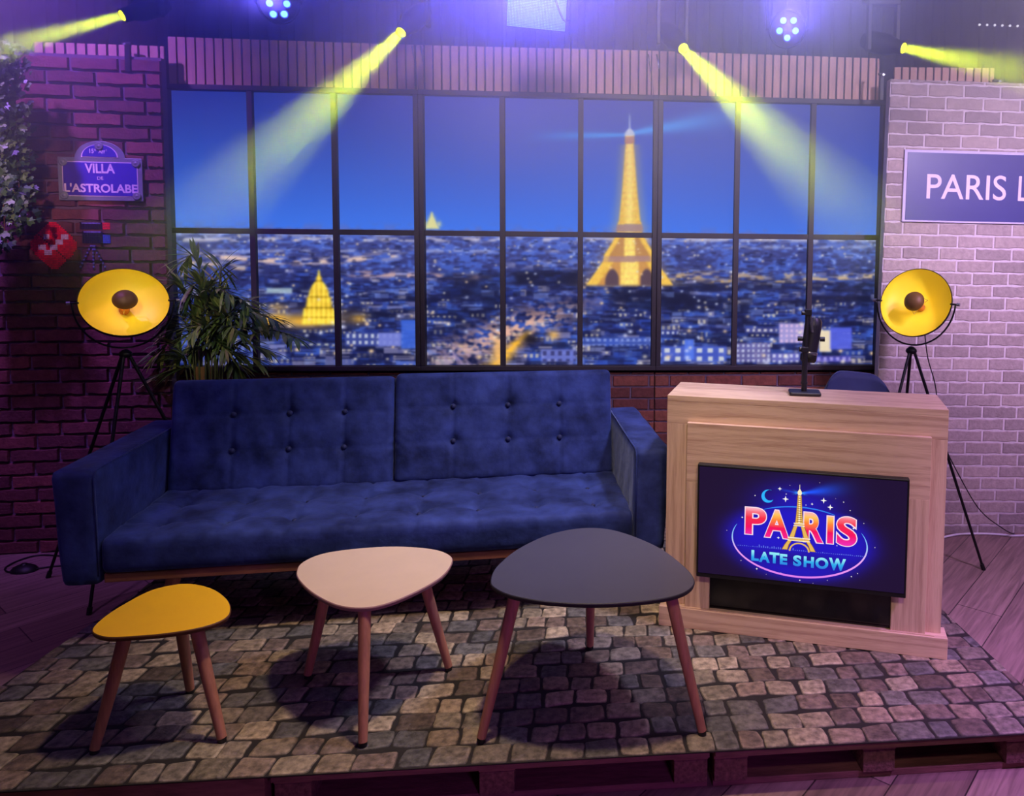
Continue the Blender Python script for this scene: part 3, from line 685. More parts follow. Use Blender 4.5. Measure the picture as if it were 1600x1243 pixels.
# plain deck carrying the rest of the mat
m = MB(); bk = [Vector((-2.005, 2.68, 0)), FR + dfy*0.83 - dfx*0.10, BR - Vector((0.03, 0.03, 0)), BL + Vector((0.03, -0.03, 0))]
m.prism([(p.x, p.y) for p in bk], 0.0, MAT_Z - 0.003); tag(m.build('stage_deck', M_pallet), kind='structure')
if True:
    q = FL + dfx*0.02; m = MB(); a = q; b = p0 - dfx*1.215; pts = [a, b, b + dfy*0.8, Vector((-2.005, 2.655, 0))]
    m.prism([(p.x, p.y + 0.01) for p in pts], 0.0, MAT_Z - 0.003); tag(m.build('stage_deck_side', M_pallet), kind='structure')
def cobbles():
    root = thing('cobblestone_mat', 'floor mat printed with brown and grey cobblestones, covering the low stage', 'mat', (FL.x, FL.y, MAT_Z), 0)
    O = Vector((FL.x, FL.y, MAT_Z)); m = MB(); n = 24
    # sheet
    vs = []; 
    for s_ in (0, 1):
        pass
    base = [bil(0,0), bil(1,0), bil(1,1), bil(0,1)]
    mb = MB(); mb.prism([(p.x - O.x, p.y - O.y) for p in base], -0.0018, 0.0012); mb.build('printed_sheet', M_joint, root)
    R = random.Random(5); depth = 2.05; width = 3.3; rows = 25; y = 0.0; st = MB()
    cols = [rgb(140, 126, 106), rgb(122, 110, 98), rgb(104, 98, 92), rgb(150, 130, 108), rgb(114, 96, 86), rgb(94, 90, 88), rgb(132, 112, 96), rgb(158, 140, 118), rgb(96, 80, 70)]
    rh = 1.0 / rows; gx = 0.0065/width; gy = 0.0060/depth
    wob = lambda x, r: 0.006*math.sin(x*9 + r*1.3) + 0.005*math.sin(x*23 + r*2.9)
    for r in range(rows):
        x = -R.uniform(0, 0.03)
        while x < 1.0:
            w = R.uniform(0.070, 0.118)/width; x0, x1 = x + gx/2, x + w - gx/2; x += w
            if x1 < 0.004 or x0 > 0.996: continue
            y0, y1 = r*rh + gy/2, (r+1)*rh - gy/2
            j = lambda k: R.uniform(-k, k)
            sk = j(0.006/width)
            cs = [(x0 + j(.004/width), y0 + j(.003/depth)), (x1 + j(.004/width), y0 + j(.003/depth)), (x1 + sk + j(.004/width), y1 + j(.003/depth)), (x0 + sk + j(.004/width), y1 + j(.003/depth))]
            pts = []; cr = R.uniform(0.09, 0.20)
            for k in range(4):
                p = Vector(cs[k]); a = Vector(cs[k-1]); b = Vector(cs[(k+1) % 4]); pts += [p + (a-p)*cr, p + ((a-p)+(b-p))*cr*0.22, p + (b-p)*cr]
                mid = p + (b-p)*0.5; e = 0.0035; pts.append(mid + Vector((j(e/width), j(e/depth))))
            c = Vector((sum(p.x for p in pts)/len(pts), sum(p.y for p in pts)/len(pts)))
            def W(p, z):
                s_ = min(max(p.x, 0.001), 0.999); t_ = min(max(p.y + wob(p.x*3.3, r)/depth*(0.0 if (r == 0 and p.y < y0+0.3*rh) else 1.0), 0.001), 0.999)
                q = bil(s_, t_) - Vector((O.x, O.y, 0)); return Vector((q.x, q.y, z))
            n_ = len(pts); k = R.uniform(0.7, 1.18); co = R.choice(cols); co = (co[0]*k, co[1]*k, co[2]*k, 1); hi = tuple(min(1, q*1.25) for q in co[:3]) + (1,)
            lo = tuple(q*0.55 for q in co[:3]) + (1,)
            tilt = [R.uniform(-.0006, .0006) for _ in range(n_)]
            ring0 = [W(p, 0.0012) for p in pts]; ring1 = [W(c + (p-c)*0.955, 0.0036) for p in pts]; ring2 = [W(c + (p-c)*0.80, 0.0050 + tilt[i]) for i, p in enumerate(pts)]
            cen = W(c, 0.0052)
            v0 = ring0 + ring1 + ring2 + [cen]
            f0 = [(i, (i+1) % n_, n_+(i+1) % n_, n_+i) for i in range(n_)]
            f1 = [(n_+i, n_+(i+1) % n_, 2*n_+(i+1) % n_, 2*n_+i) for i in range(n_)]
            f2 = [(2*n_+i, 2*n_+(i+1) % n_, 3*n_) for i in range(n_)]
            o = len(st.v); st.v.extend(v0)
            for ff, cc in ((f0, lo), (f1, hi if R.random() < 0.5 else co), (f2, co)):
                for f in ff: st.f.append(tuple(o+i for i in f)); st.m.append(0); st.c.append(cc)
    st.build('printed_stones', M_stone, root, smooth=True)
cobbles()
GZ = MAT_Z + 0.0045     # top of the stones, where things stand

# ------------------------------------------------------------------ sofa
def sofa():
    fl = at_z(155, 850, 0.50); fr = at_z(990, 805, 0.50)
    ctr = (fl + fr)/2; rz = math.atan2(fr.y - fl.y, fr.x - fl.x); hl = (fr - fl).length/2
    r = thing('velvet_sofa', 'long navy velvet sofa with buttoned back, square arms and a walnut rail', 'sofa', (ctr.x, ctr.y, GZ), rz)
    S = 0.51; HS = 0.385; AH = 0.625; AW = 0.15
    def wr(p, k): return k*(math.sin(p.x*31 + p.z*17 + p.y*9) * math.sin(p.y*27 - p.x*13) + 0.6*math.sin(p.x*67+p.y*41+p.z*23))
    # seat
    bt = [(x, y) for y in (0.16, 0.37) for x in np.linspace(-hl + 0.14, hl - 0.14, 8)]
    def dseat(p, n):
        if p.z > HS - 0.05:
            d = 0
            for bx, by in bt:
                q = math.hypot(p.x-bx, p.y-by); d += 0.020*math.exp(-(q/0.030)**2) + 0.006*math.exp(-(q/0.075)**2)
            for bx in {b[0] for b in bt}: d += 0.0075*math.exp(-((p.x-bx)/0.008)**2)
            for by in (0.16, 0.37): d += 0.0050*math.exp(-((p.y-by)/0.009)**2)
            e = math.exp(-((p.y)/0.03)**2)*0.004
            p = p - Vector((0, 0, d + e)) + Vector((0, 0, wr(p, 0.0034)))
        return p
    roundbox((-hl, 0.0, 0.255), (hl, S + 0.12, HS), 0.022, (0.0125, 0.0125, 0.02), dseat).build('seat', M_velvet, r, smooth=True)
    # wooden rail and legs
    MB().box((-hl + 0.005, 0.012, 0.222), (hl - 0.005, 0.05, 0.254)).build('front_rail', M_rail, r, bevel=0.003)
    MB().box((-hl + 0.02, 0.052, 0.225), (hl - 0.02, 0.62, 0.2545)).build('seat_frame', M_blackp, r)
    for x in (-hl + 0.20, hl - 0.20):
        for y in (0.10, 0.56):
            s = 1 if x > 0 else -1
            MB().tube([(x, y, 0.2245), (x + s*0.045, y + (-0.03 if y < 0.3 else 0.03), 0.0)], [0.026, 0.016], 14).build('leg', M_leg, r, smooth=True, autosmooth=40)
    # arms
    for s in (-1, 1):
        def darm(p, n): return p + Vector((wr(p, 0.0012), 0, wr(p, 0.0008)))
        x0, x1 = (hl + 0.002, hl + AW) if s > 0 else (-hl - AW, -hl - 0.002)
        def taper(p, n, s=s):
            p = darm(p, n); k = (AH - p.z)/0.4
            if s > 0 and p.x > hl + AW/2: p = p - Vector((0.022*k, 0, 0))
            if s < 0 and p.x < -hl - AW/2: p = p + Vector((0.022*k, 0, 0))
            return p
        roundbox((x0, 0.0, 0.215), (x1, 0.80, AH), 0.024, (0.02, 0.025, 0.025), taper).build('armrest', M_velvet, r, smooth=True)
        # piping on the inner top edge
        xi = s*(hl + 0.010)
        MB().tube([(xi, 0.008, 0.25), (xi, 0.003, AH-0.03), (xi, 0.012, AH-0.010), (xi, 0.03, AH-0.003), (xi, 0.78, AH-0.003)], 0.0035, 6).build('piping', M_velvet, r, smooth=True)
    # two back cushions
    tilt = math.radians(13); BH = 0.475
    split = -0.03
    for k, (x0, x1) in enumerate(((-hl + 0.006, split - 0.002), (split + 0.002, hl - 0.006))):
        w = x1 - x0; xs = [x0 + w*f for f in ((0.27, 0.52, 0.77) if k == 0 else (0.26, 0.51, 0.75))]; zs = [BH*0.30 + 0.03, BH*0.64 + 0.02]
        dz = 0.004 if k else -0.006
        ct, st = math.cos(tilt), math.sin(tilt)
        def dback(p, n, xs=xs, zs=zs, x0=x0, x1=x1):
            if p.y < 0.05:
                d = 0
                for bx in xs:
                    for bz in zs:
                        q = math.hypot(p.x-bx, p.z-bz); d += 0.016*math.exp(-(q/0.024)**2) + 0.006*math.exp(-(q/0.07)**2)
                    d += 0.0060*math.exp(-((p.x-bx)/0.007)**2)
                for bz in zs: d += 0.0022*math.exp(-((p.z-bz)/0.008)**2)
                p = p + Vector((0, d, 0)) + Vector((0, wr(p, 0.0018), 0))
                # small gathers beside the middle seam
                if abs(p.x - split) < 0.10: p = p + Vector((0, 0.003*math.sin((p.z*1.0 + abs(p.x-split)*0.8)*150)*math.exp(-(abs(p.x-split)/0.05)**2)*math.exp(-((p.z-0.17)/0.05)**2), 0))
            return Vector((p.x, S + p.y*ct + p.z*st, HS - 0.012 + dz + p.z*ct - p.y*st))
        roundbox((x0, 0.0, 0.0), (x1, 0.135, BH), 0.026, (0.0095, 0.02, 0.0095), dback).build('back_cushion', M_velvet, r, smooth=True)
        for bx in xs:
            for bz in zs:
                y_, z_ = 0.0175, bz; c = Vector((bx, S + y_*ct + z_*st, HS - 0.012 + dz + z_*ct - y_*st)); nrm = Vector((0, -ct, -(-st))) ; nrm = Vector((0, -ct, st))
                M = axis_matrix(c, nrm); MB().lathe([(0.0005, 0.009), (0.005, 0.0083), (0.009, 0.006), (0.0115, 0.001), (0.011, -0.004)], M, 16).build('button', M_button, r, smooth=True)
    for bx, by in bt:
        M = axis_matrix((bx, by, HS - 0.0245), (0, 0, 1)); MB().lathe([(0.0005, 0.005), (0.006, 0.0042), (0.0095, 0.001), (0.0095, -0.004)], M, 12).build('button', M_button, r, smooth=True)
    return r
sofa()

# ------------------------------------------------------------------ three tables
def table(label, outline, feet, h, inset, mt, me_, group, legr):
    z = GZ + h
    pts = [at_z(u, v, z) for u, v in outline]; c = sum(pts, Vector())/len(pts)
    ft = [at_z(u, v, GZ) for u, v in feet]; fc = sum(ft, Vector())/3
    r = thing('coffee_table', label, 'table', (fc.x, fc.y, GZ), 0, group); O = Vector((fc.x, fc.y, GZ))
    sp = spline([(p.x - O.x, p.y - O.y, 0) for p in pts], 8)
    # keep the outline counter-clockwise
    area = sum(sp[i].x*sp[(i+1) % len(sp)].y - sp[(i+1) % len(sp)].x*sp[i].y for i in range(len(sp)))
    if area < 0: sp = sp[::-1]
    m = MB(); n = len(sp); cc = c - O
    def ring(k, zz):
        out = []
        for i in range(n):
            t = (sp[(i+1) % n] - sp[i-1]).normalized(); nn = Vector((t.y, -t.x, 0)); out.append(Vector((sp[i].x, sp[i].y, zz)) - nn*k)
        return out
    rs = [ring(0.010, h-0.016), ring(0.003, h-0.013), ring(0.0, h-0.004), ring(0.0008, h-0.0015), ring(0.003, h)]
    vs = [p for R in rs for p in R]; o = 0; m.v = vs
    for k in range(4):
        for i in range(n): m.f.append((k*n+i, k*n+(i+1) % n, (k+1)*n+(i+1) % n, (k+1)*n+i)); m.m.append(1); m.c.append(None)
    m.f.append(tuple(range(n))[::-1]); m.m.append(1); m.c.append(None)
    m.f.append(tuple(4*n+i for i in range(n))); m.m.append(0); m.c.append(None)
    m.build('tabletop', [mt, me_], r)
    for p in ft:
        q = p - O; d = (Vector((cc.x, cc.y, 0)) - q); d.z = 0; d.normalize(); t = q + d*inset; t.z = h - 0.017; q = Vector((q.x, q.y, 0))
        ax = (q - t).normalized()
        lg = MB().tube([t, t + (q-t)*0.45, q + Vector((0, 0, 0.012))], [legr*1.12, legr, legr*0.78], 18).build('leg', M_leg, r, smooth=True, autosmooth=40)
        MB().tube([q + Vector((0, 0, 0.012)), q], [legr*0.74, legr*0.72], 14).build('foot_pad', M_blackp, lg, smooth=True, autosmooth=40)
    return r
G3 = 'three rounded triangular tables in front of the sofa'
T_Y = [(143,985),(160,965),(195,942),(240,920),(290,911),(330,918),(355,935),(361,952),(352,966),(318,979),(262,989),(205,994),(165,995)]
T_W = [(463,893),(472,878),(505,864),(560,856),(620,853),(675,857),(702,866),(707,878),(692,899),(658,920),(612,940),(570,949),(527,945),(490,927),(468,907)]
T_G = [(766,907),(776,884),(812,855),(862,833),(915,824),(965,829),(1025,852),(1066,881),(1085,904),(1078,920),(1048,932),(990,940),(920,943),(850,939),(800,930),(774,919)]
table('small table with an egg-shaped yellow top and three beech legs', T_Y, [(148,1176),(347,1158),(297,1081)], 0.345, 0.085, M_yellow, M_edge_brown, G3, 0.0165)
table('medium table with a rounded cream top and three beech legs', T_W, [(567,1165),(481,1058),(701,1046)], 0.372, 0.085, M_cream, M_edge_pink, G3, 0.0165)
table('large table with a dark grey rounded top, closest to the desk', T_G, [(752,1158),(1097,1147),(922,1012)], 0.425, 0.105, M_grey, M_edge_black, G3, 0.0165)

# ------------------------------------------------------------------ desk made from a mantelpiece surround
DR = at_z(1480, 1033, MAT_Z); DL = at_z(1029, 978, MAT_Z)
A_D = math.atan2(DR.y - DL.y, DR.x - DL.x); D_D = Vector((math.cos(A_D), math.sin(A_D), 0)); N_D = Vector((math.sin(A_D), -math.cos(A_D), 0))
LD = (DR - DL).length
def hit_d(u, v, off=0.0):
    """on the desk's front plane, off metres in front of the plinth"""
    p = at_plane(u, v, DL + N_D*off, N_D); return (p - DL).dot(D_D), p.z - GZ
def desk():
    r = thing('oak_desk', 'pale limed oak desk like a fireplace surround, with a recessed black opening', 'desk', (DL.x, DL.y, GZ), A_D)
    b = 0.035                                      # body set back behind the plinth face
    tl = hit_d(1043, 617, -b); tr = hit_d(1483, 640, -b); H = (tl[1] + tr[1])/2
    x0 = tl[0]; x1 = tr[0]; ph = hit_d(1480, 998, 0)[1]
    bk = 0.28
    # outer carcass: top band, two stiles, sides
    iL, _ = hit_d(1072, 800, -b + 0.02); iR, _ = hit_d(1452, 800, -b + 0.02)
    zt = hit_d(1250, 671, -b + 0.02)[1]
    MB().box((x0, b, H-0.022), (x1, b + bk, H)).build('desktop', M_oak_h, r, bevel=0.0015)
    MB().box((x0, b, zt - 0.01), (x1, b + 0.03, H-0.0221)).build('top_rail', M_oak_h, r, bevel=0.001)
    MB().box((x0, b, ph), (iL + 0.02, b + 0.03, zt - 0.0101)).build('stile', M_oak_v, r, bevel=0.001)
    MB().box((iR - 0.02, b, ph), (x1, b + 0.03, zt - 0.0101)).build('stile', M_oak_v, r, bevel=0.001)
    MB().box((x0, b + 0.0301, 0), (x0 + 0.022, b + bk, H-0.0221)).build('side_panel', M_oak_v, r, bevel=0.001)
    MB().box((x1 - 0.022, b + 0.0301, 0), (x1, b + bk, H-0.0221)).build('side_panel', M_oak_v, r, bevel=0.001)
    # raised inner surround
    oL = hit_d(1108, 930, -b + 0.02)[0]; oR = hit_d(1392, 950, -b + 0.02)[0]; zo = 0.55
    f = b - 0.022
    MB().box((iL, f, zo), (iR, b - 0.0001, zt)).build('inner_rail', M_oak_h, r, bevel=0.001)
    MB().box((iL, f, ph), (oL, b - 0.0001, zo - 0.0001)).build('inner_stile', M_oak_v, r, bevel=0.001)
    MB().box((oR, f, ph), (iR, b - 0.0001, zo - 0.0001)).build('inner_stile', M_oak_v, r, bevel=0.001)
    # firebox lining and plinth
    m = MB(); m.box((oL, b + 0.10, 0.02), (oR, b + 0.12, zo)); m.box((oL, b, ph - 0.004), (oL+0.004, b + 0.10, zo)); m.box((oR-0.004, b, ph - 0.004), (oR, b + 0.10, zo)); m.box((oL, b, ph - 0.012), (oR, b + 0.10, ph - 0.004))
    m.build('opening_lining', M_blackp, r)
    MB().box((oL - 0.0, b - 0.006, ph + 0.001), (oR, b + 0.002, ph + 0.24)).build('opening_panel', M_screen, r)
    MB().box((0, 0, 0), (LD, b + 0.05, ph)).build('plinth', M_oak_h, r, bevel=0.002)
    MB().box((iL - 0.02, 0.006, ph + 0.0001), (iR + 0.03, f - 0.0001, ph + 0.003)).build('plinth_cap', M_oak_h, r)
    return H, b, f, zt
DH, DB, DF, DZT = desk()

# television on the front of the desk
def tv():
    off = -DF + 0.045                                  # plane of the screen
    q = [hit_d(1090, 722, off), hit_d(1422, 752, off), hit_d(1415, 937, off), hit_d(1088, 898, off)]
    x0 = (q[0][0] + q[3][0])/2; x1 = (q[1][0] + q[2][0])/2; z1 = (q[0][1] + q[1][1])/2; z0 = (q[2][1] + q[3][1])/2
    cx = (x0+x1)/2; P = DL + N_D*off + D_D*cx; P.z = GZ + z0
    r = thing('television', 'flat black television hung on the oak desk front, showing a neon show title', 'television', P, A_D)
    w = (x1-x0)/2; h = z1 - z0
    MB().box((-w, 0.0, 0), (w, 0.030, h)).build('casing', M_blackp, r, bevel=0.003)
    MB().box((-w + 0.14, 0.0301, 0.08), (w - 0.14, 0.0445, h - 0.08)).build('back_bulge', M_blackp, r)
    MB().box((-w + 0.006, -0.0012, 0.016), (w - 0.006, 0.0, h - 0.006)).build('screen', M_screen, r)
    # artwork on the screen: coordinates from the picture area
    M = Matrix(((1,0,0,0),(0,0,-1,0),(0,1,0,0),(0,0,0,1)))      # x right, y up, z toward the viewer
    def L(zx, zy):
        u = 1130 + zx*0.15; v = 740 + zy*0.15; p = hit_d(u, v, off + 0.003); return p[0] - cx, p[1] - z0
    m = MB()
    mats = [glow('neon_blue_field', (0.0, 0.0, 0.10, 1), 1.0),          # 0 unused flat
            glow('white_outline', (0.95, 0.72, 0.85, 1), 1.0),          # 1
            None, None,                                                 # 2 paris ramp, 3 late show ramp
            glow('tower_gold', (0.80, 0.48, 0.10, 1), 1.0),             # 4
            glow('tower_pale', (1.0, 0.86, 0.55, 1), 1.0),              # 5
            glow('star_white', (1.0, 0.97, 0.9, 1), 1.0),               # 6
            glow('moon_blue', (0.02, 0.45, 1.0, 1), 1.0),               # 7
            None,                                                       # 8 ring ramp
            glow('beam_blue', (0.0, 0.035, 0.75, 1), 0.9),              # 9
            glow('tower_shadow', (0.22, 0.08, 0.02, 1), 1.0),           # 10
            glow('skyline_ink', (0.10, 0.16, 0.75, 1), 1.0),            # 11
            glow('dusk_shadow', (0.005, 0.0, 0.06, 1), 1.0)]            # 12
    # letter band extents
    zP = L(300, 350)[1]; zPb = L(300, 640)[1]; 
    mats[2] = glow_ramp('title_ink', [(0.0, (0.90, 0.01, 0.30, 1)), (0.35, (0.90, 0.0, 0.09, 1)), (0.62, (1.0, 0.22, 0.03, 1)), (0.82, (1.0, 0.55, 0.10, 1)), (1.0, (1.0, 0.45, 0.45, 1))], 1 if False else 2, zPb, zP, 1.0)
    zl0 = L(760, 960)[1]; zl1 = L(760, 850)[1]
    mats.append(glow_ramp('title_ink_red', [(0.0, (0.85, 0.02, 0.42, 1)), (0.30, (0.90, 0.0, 0.12, 1)), (0.65, (0.92, 0.02, 0.06, 1)), (0.85, (0.95, 0.16, 0.22, 1)), (1.0, (1.0, 0.50, 0.60, 1))], 2, zPb, zP, 1.0))
    mats[3] = glow_ramp('subtitle_ink', [(0.0, (0.02, 0.20, 0.75, 1)), (0.5, (0.02, 0.42, 0.85, 1)), (1.0, (0.30, 0.85, 0.95, 1))], 2, zl0, zl1, 1.0)
    rx0, rz0 = L(795, 1085); 
    mats[8] = glow_ramp('ring_ink', [(0.0, (0.75, 0.20, 0.85, 1)), (0.30, (0.85, 0.35, 0.9, 1)), (0.5, (0.35, 0.6, 1.0, 1)), (0.75, (0.02, 0.35, 1.0, 1)), (1.0, (0.02, 0.20, 0.9, 1))], 2, L(795, 1085)[1], L(700, 340)[1], 1.0)
    # ring: ellipse through measured points
    top = L(690, 338); bot = L(900, 1085); lf = L(95, 610); rt = L(1500, 770)
    ex = (lf[0]+rt[0])/2; ez = (top[1]+bot[1])/2; ea = (rt[0]-lf[0])/2; eb = (top[1]-bot[1])/2
    rot = math.radians(-0.0)
    def ell(t, k=1.0):
        x = ea*k*math.cos(t); y = eb*k*math.sin(t); return (ex + x*math.cos(rot) - y*math.sin(rot), ez + x*math.sin(rot) + y*math.cos(rot))
    # the glowing night field of the picture, a fine grid of tones
    nx, ny = 240, 150; xs_ = np.linspace(-w+0.007, w-0.007, nx); zs_ = np.linspace(0.017, h-0.007, ny); X, Z = np.meshgrid(xs_, zs_)
    q = np.sqrt(((X-ex)/ea)**2 + ((Z-ez)/eb)**2); g = 1/(1 + np.exp((q-1.08)/0.085))
    tx, tz = L(800, 205); up = np.exp(-(((X-tx)/(ea*0.62))**2 + ((Z-L(800, 330)[1])/(eb*0.62))**2)); g = np.maximum(g, 0.85*up)
    g2 = np.exp(-(((X-ex)/(ea*1.15))**2 + ((Z-ez)/(eb*1.2))**2)**2); inner = np.exp(-(((X-ex)/(ea*0.8))**2 + ((Z-L(800, 760)[1])/(eb*0.35))**2))
    dk = 0.45*np.exp(-(((X-ex)/(ea*0.95))**2 + ((Z-L(800, 900)[1])/(eb*0.22))**2))
    g = g*(1 - dk)
    col = np.stack([0.011 + 0.004*g, 0.0035 + 0.004*g, 0.030 + 0.50*g**1.3 + 0.03*g2], -1)
    dx = X - tx; dz = Z - tz; ang = np.arctan2(dz, np.abs(dx) + 1e-6); rr = np.hypot(dx, dz)
    bm_ = np.exp(-((ang-0.20)/0.17)**2)*np.exp(-(rr/0.10)**2)*(dx > 0) + 0.6*np.exp(-((ang-0.13)/0.08)**2)*np.exp(-(rr/0.05)**2)*(dx < 0)
    col = col + bm_[..., None]*np.array([0.0, 0.10, 0.9]) + (np.exp(-(rr/0.014)**2)*(np.abs(ang-0.12) < 0.4))[..., None]*np.array([0.05, 0.4, 0.9])
    me = bpy.data.meshes.new('night_glow'); co = np.stack([X, np.full_like(X, -0.0016), Z], -1).reshape(-1, 3)
    ii, jj = np.meshgrid(np.arange(nx-1), np.arange(ny-1)); qq = (jj*nx + ii).ravel(); fc = np.stack([qq, qq+1, qq+nx+1, qq+nx], -1)
    me.vertices.add(nx*ny); me.vertices.foreach_set('co', co.ravel()); me.loops.add(fc.size); me.loops.foreach_set('vertex_index', fc.ravel())
    me.polygons.add(len(fc)); me.polygons.foreach_set('loop_start', np.arange(len(fc))*4); me.update(calc_edges=True)
    ca = me.color_attributes.new('print_colour', 'FLOAT_COLOR', 'POINT'); rg = np.ones((nx*ny, 4), np.float32); rg[:, :3] = col.reshape(-1, 3); ca.data.foreach_set('color', rg.ravel())
    me.materials.append(emis_attr('screen_glow', 1.0, 0.2, 0.01)); og = bpy.data.objects.new('night_glow', me); C.objects.link(og); og.parent = r
    def poly(pts, z, mi): m.add([M @ Vector((x, y, z)) for x, y in pts], [tuple(range(len(pts)))], mi)
    def strip(pa, pb, z, mi): 
        n = len(pa); m.add([M @ Vector((x, y, z)) for x, y in pa] + [M @ Vector((x, y, z)) for x, y in pb], [(i, i+1, n+i+1, n+i) for i in range(n-1)], mi)
    # dark sky inside the lower half for the skyline
    R = random.Random(3)
    for i in range(60):
        t = i/59; x, y = L(150 + 1300*t, 745 + 120*t); hh = R.uniform(0.001, 0.010 if 0.15 < t < 0.45 else 0.004)
        poly([(x, y), (x+0.0035, y), (x+0.0035, y+hh), (x, y+hh)], 0.0021, 11)
    # ring arcs (open where the letters cross it)
    def arc(t0, t1, wd):
        n = 70; A = []; B = []
        for i in range(n+1):
            t = t0 + (t1-t0)*i/n; e = math.sin(PI*i/n)**0.4 * wd; x, y = ell(t); nx, ny = math.cos(t)/ea, math.sin(t)/eb; q = math.hypot(nx, ny); nx /= q; ny /= q
            A.append((x - nx*e, y - ny*e)); B.append((x + nx*e, y + ny*e))
        strip(A, B, 0.0024, 8)
    arc(math.radians(58), math.radians(122), 0.0024); arc(math.radians(158), math.radians(385), 0.0034)
    # the light thrown by the tower
    bx, by = L(800, 205)
    # title letters
    boxes = [('P', 228, 450, 352, 635), ('A', 430, 690, 378, 668), ('R', 838, 1048, 405, 715), ('I', 1080, 1150, 440, 728), ('S', 1180, 1395, 447, 755)]
    for ch, a, b, c, d in boxes:
        xa, ya = L(a, (c+d)/2); xb, yb = L(b, (c+d)/2); _, t1 = L((a+b)/2, c); _, t0 = L((a+b)/2, d)
        put_text(m, ch, xa, xb, t0, t1, 0.0026, M, 1, offset=0.060, grow=0.0022)
        put_text(m, ch, xa + 0.0012, xb - 0.0012, t0 + 0.001, t1 - 0.001, 0.0030, M, 13 if ch in 'PS' else 2, offset=0.030)
    subs = [('L', 293, 372, 795, 905), ('A', 372, 487, 812, 922), ('T', 480, 585, 818, 932), ('E', 590, 668, 835, 945), ('S', 728, 815, 848, 962), ('H', 838, 945, 862, 975), ('O', 960, 1095, 872, 990), ('W', 1100, 1278, 880, 1008)]
    for ch, a, b, c, d in subs:
        xa, _ = L(a, (c+d)/2); xb, _ = L(b, (c+d)/2); _, t1 = L((a+b)/2, c); _, t0 = L((a+b)/2, d)
        put_text(m, ch, xa, xb, t0, t1, 0.0030, M, 3, offset=0.045)
    # the tower of the title
    def T(cx_, hw, y): return [L(cx_(y) - hw, y), L(cx_(y) + hw, y)]
    ax = lambda y: 797 - (y-200)*0.018
    def seg(pts, z, mi):
        A = [L(ax(y) - a, y + (-a)*0.09) for a, y in pts]; B = [L(ax(y) + a, y + a*0.09) for a, y in pts]; strip(A, B, z, mi)
    seg([(2, 112), (3, 160)], 0.0034, 5); seg([(4, 158), (12, 172), (20, 182), (22, 205), (14, 222)], 0.0035, 5)
    seg([(22, 225), (26, 300), (34, 420), (44, 515)], 0.0034, 10); seg([(17, 225), (21, 300), (29, 420), (38, 512)], 0.0036, 4)
    seg([(4, 230), (6, 330), (8, 430), (9, 510)], 0.0038, 5)
    for y in range(250, 510, 22): seg([(10 + (y-225)*0.07, y), (10 + (y-225)*0.07, y+7)], 0.0039, 10)
    seg([(56, 512), (56, 522)], 0.0040, 5); seg([(50, 524), (50, 536)], 0.0038, 4); seg([(60, 537), (60, 545)], 0.0040, 5)
    for s in (-1, 1):
        def leg(p):
            A = [L(ax(y) + s*a, y + s*a*0.09) for a, b, y in p]; B = [L(ax(y) + s*b, y + s*b*0.09) for a, b, y in p]; return A, B
        A, B = leg([(16, 60, 548), (30, 78, 600), (44, 104, 662)]); strip(A, B, 0.0034, 10)
        A, B = leg([(20, 54, 548), (36, 72, 600), (52, 98, 662)]); strip(A, B, 0.0036, 4)
        A, B = leg([(70, 118, 700), (98, 150, 745), (112, 180, 800)]); strip(A, B, 0.0034, 10)
        A, B = leg([(78, 112, 700), (106, 144, 745), (122, 172, 796)]); strip(A, B, 0.0036, 4)
    seg([(118, 664), (118, 674)], 0.0040, 5); seg([(110, 676), (110, 692)], 0.0038, 4); seg([(116, 693), (116, 702)], 0.0040, 5)
    A = []; B = []
    for i in range(25):
        t = PI*i/24; A.append(L(792 + 108*math.cos(t), 808 - 92*math.sin(t) + 9*math.cos(t))); B.append(L(792 + 92*math.cos(t), 808 - 78*math.sin(t) + 9*math.cos(t)))
    strip(A, B, 0.0040, 4)
    # crescent and stars
    A = []; B = []
    for i in range(31):
        t = math.radians(70 + 235*i/30); A.append(L(468 + 70*math.cos(t), 232 - 68*math.sin(t)))
        B.append(L(488 + 57*math.cos(t)*(1.0), 222 - 56*math.sin(t)))
    strip(A, B, 0.0026, 7)
    def star(zx, zy, r_):
        x, y = L(zx, zy); r_ *= 0.00033; pts = []
        for i in range(8):
            a = PI/2 + i*PI/4; q = r_ if i % 2 == 0 else r_*0.32; pts.append((x + q*math.cos(a), y + q*math.sin(a)))
        poly(pts, 0.0028, 6)
    for q in [(590,155,22),(650,262,34),(1047,278,32),(1115,348,30),(926,315,15),(862,325,8),(656,210,8),(575,665,16),(332,225,10),(1255,295,9),(1322,382,9),(1185,748,8),(350,988,14),(1335,1070,10),(798,1108,10),(1465,517,7),(1358,568,16),(198,452,12),(1580,768,7),(185,902,7),(448,1045,6),(1400,1038,7),(38,588,6),(1172,258,5),(695,120,5),(935,1140,5),(1085,1108,6),(1005,92,5),(600,1030,5)]: star(*q)
    m.build('show_title', [x or mats[1] for x in mats], r)
    return r
tv()

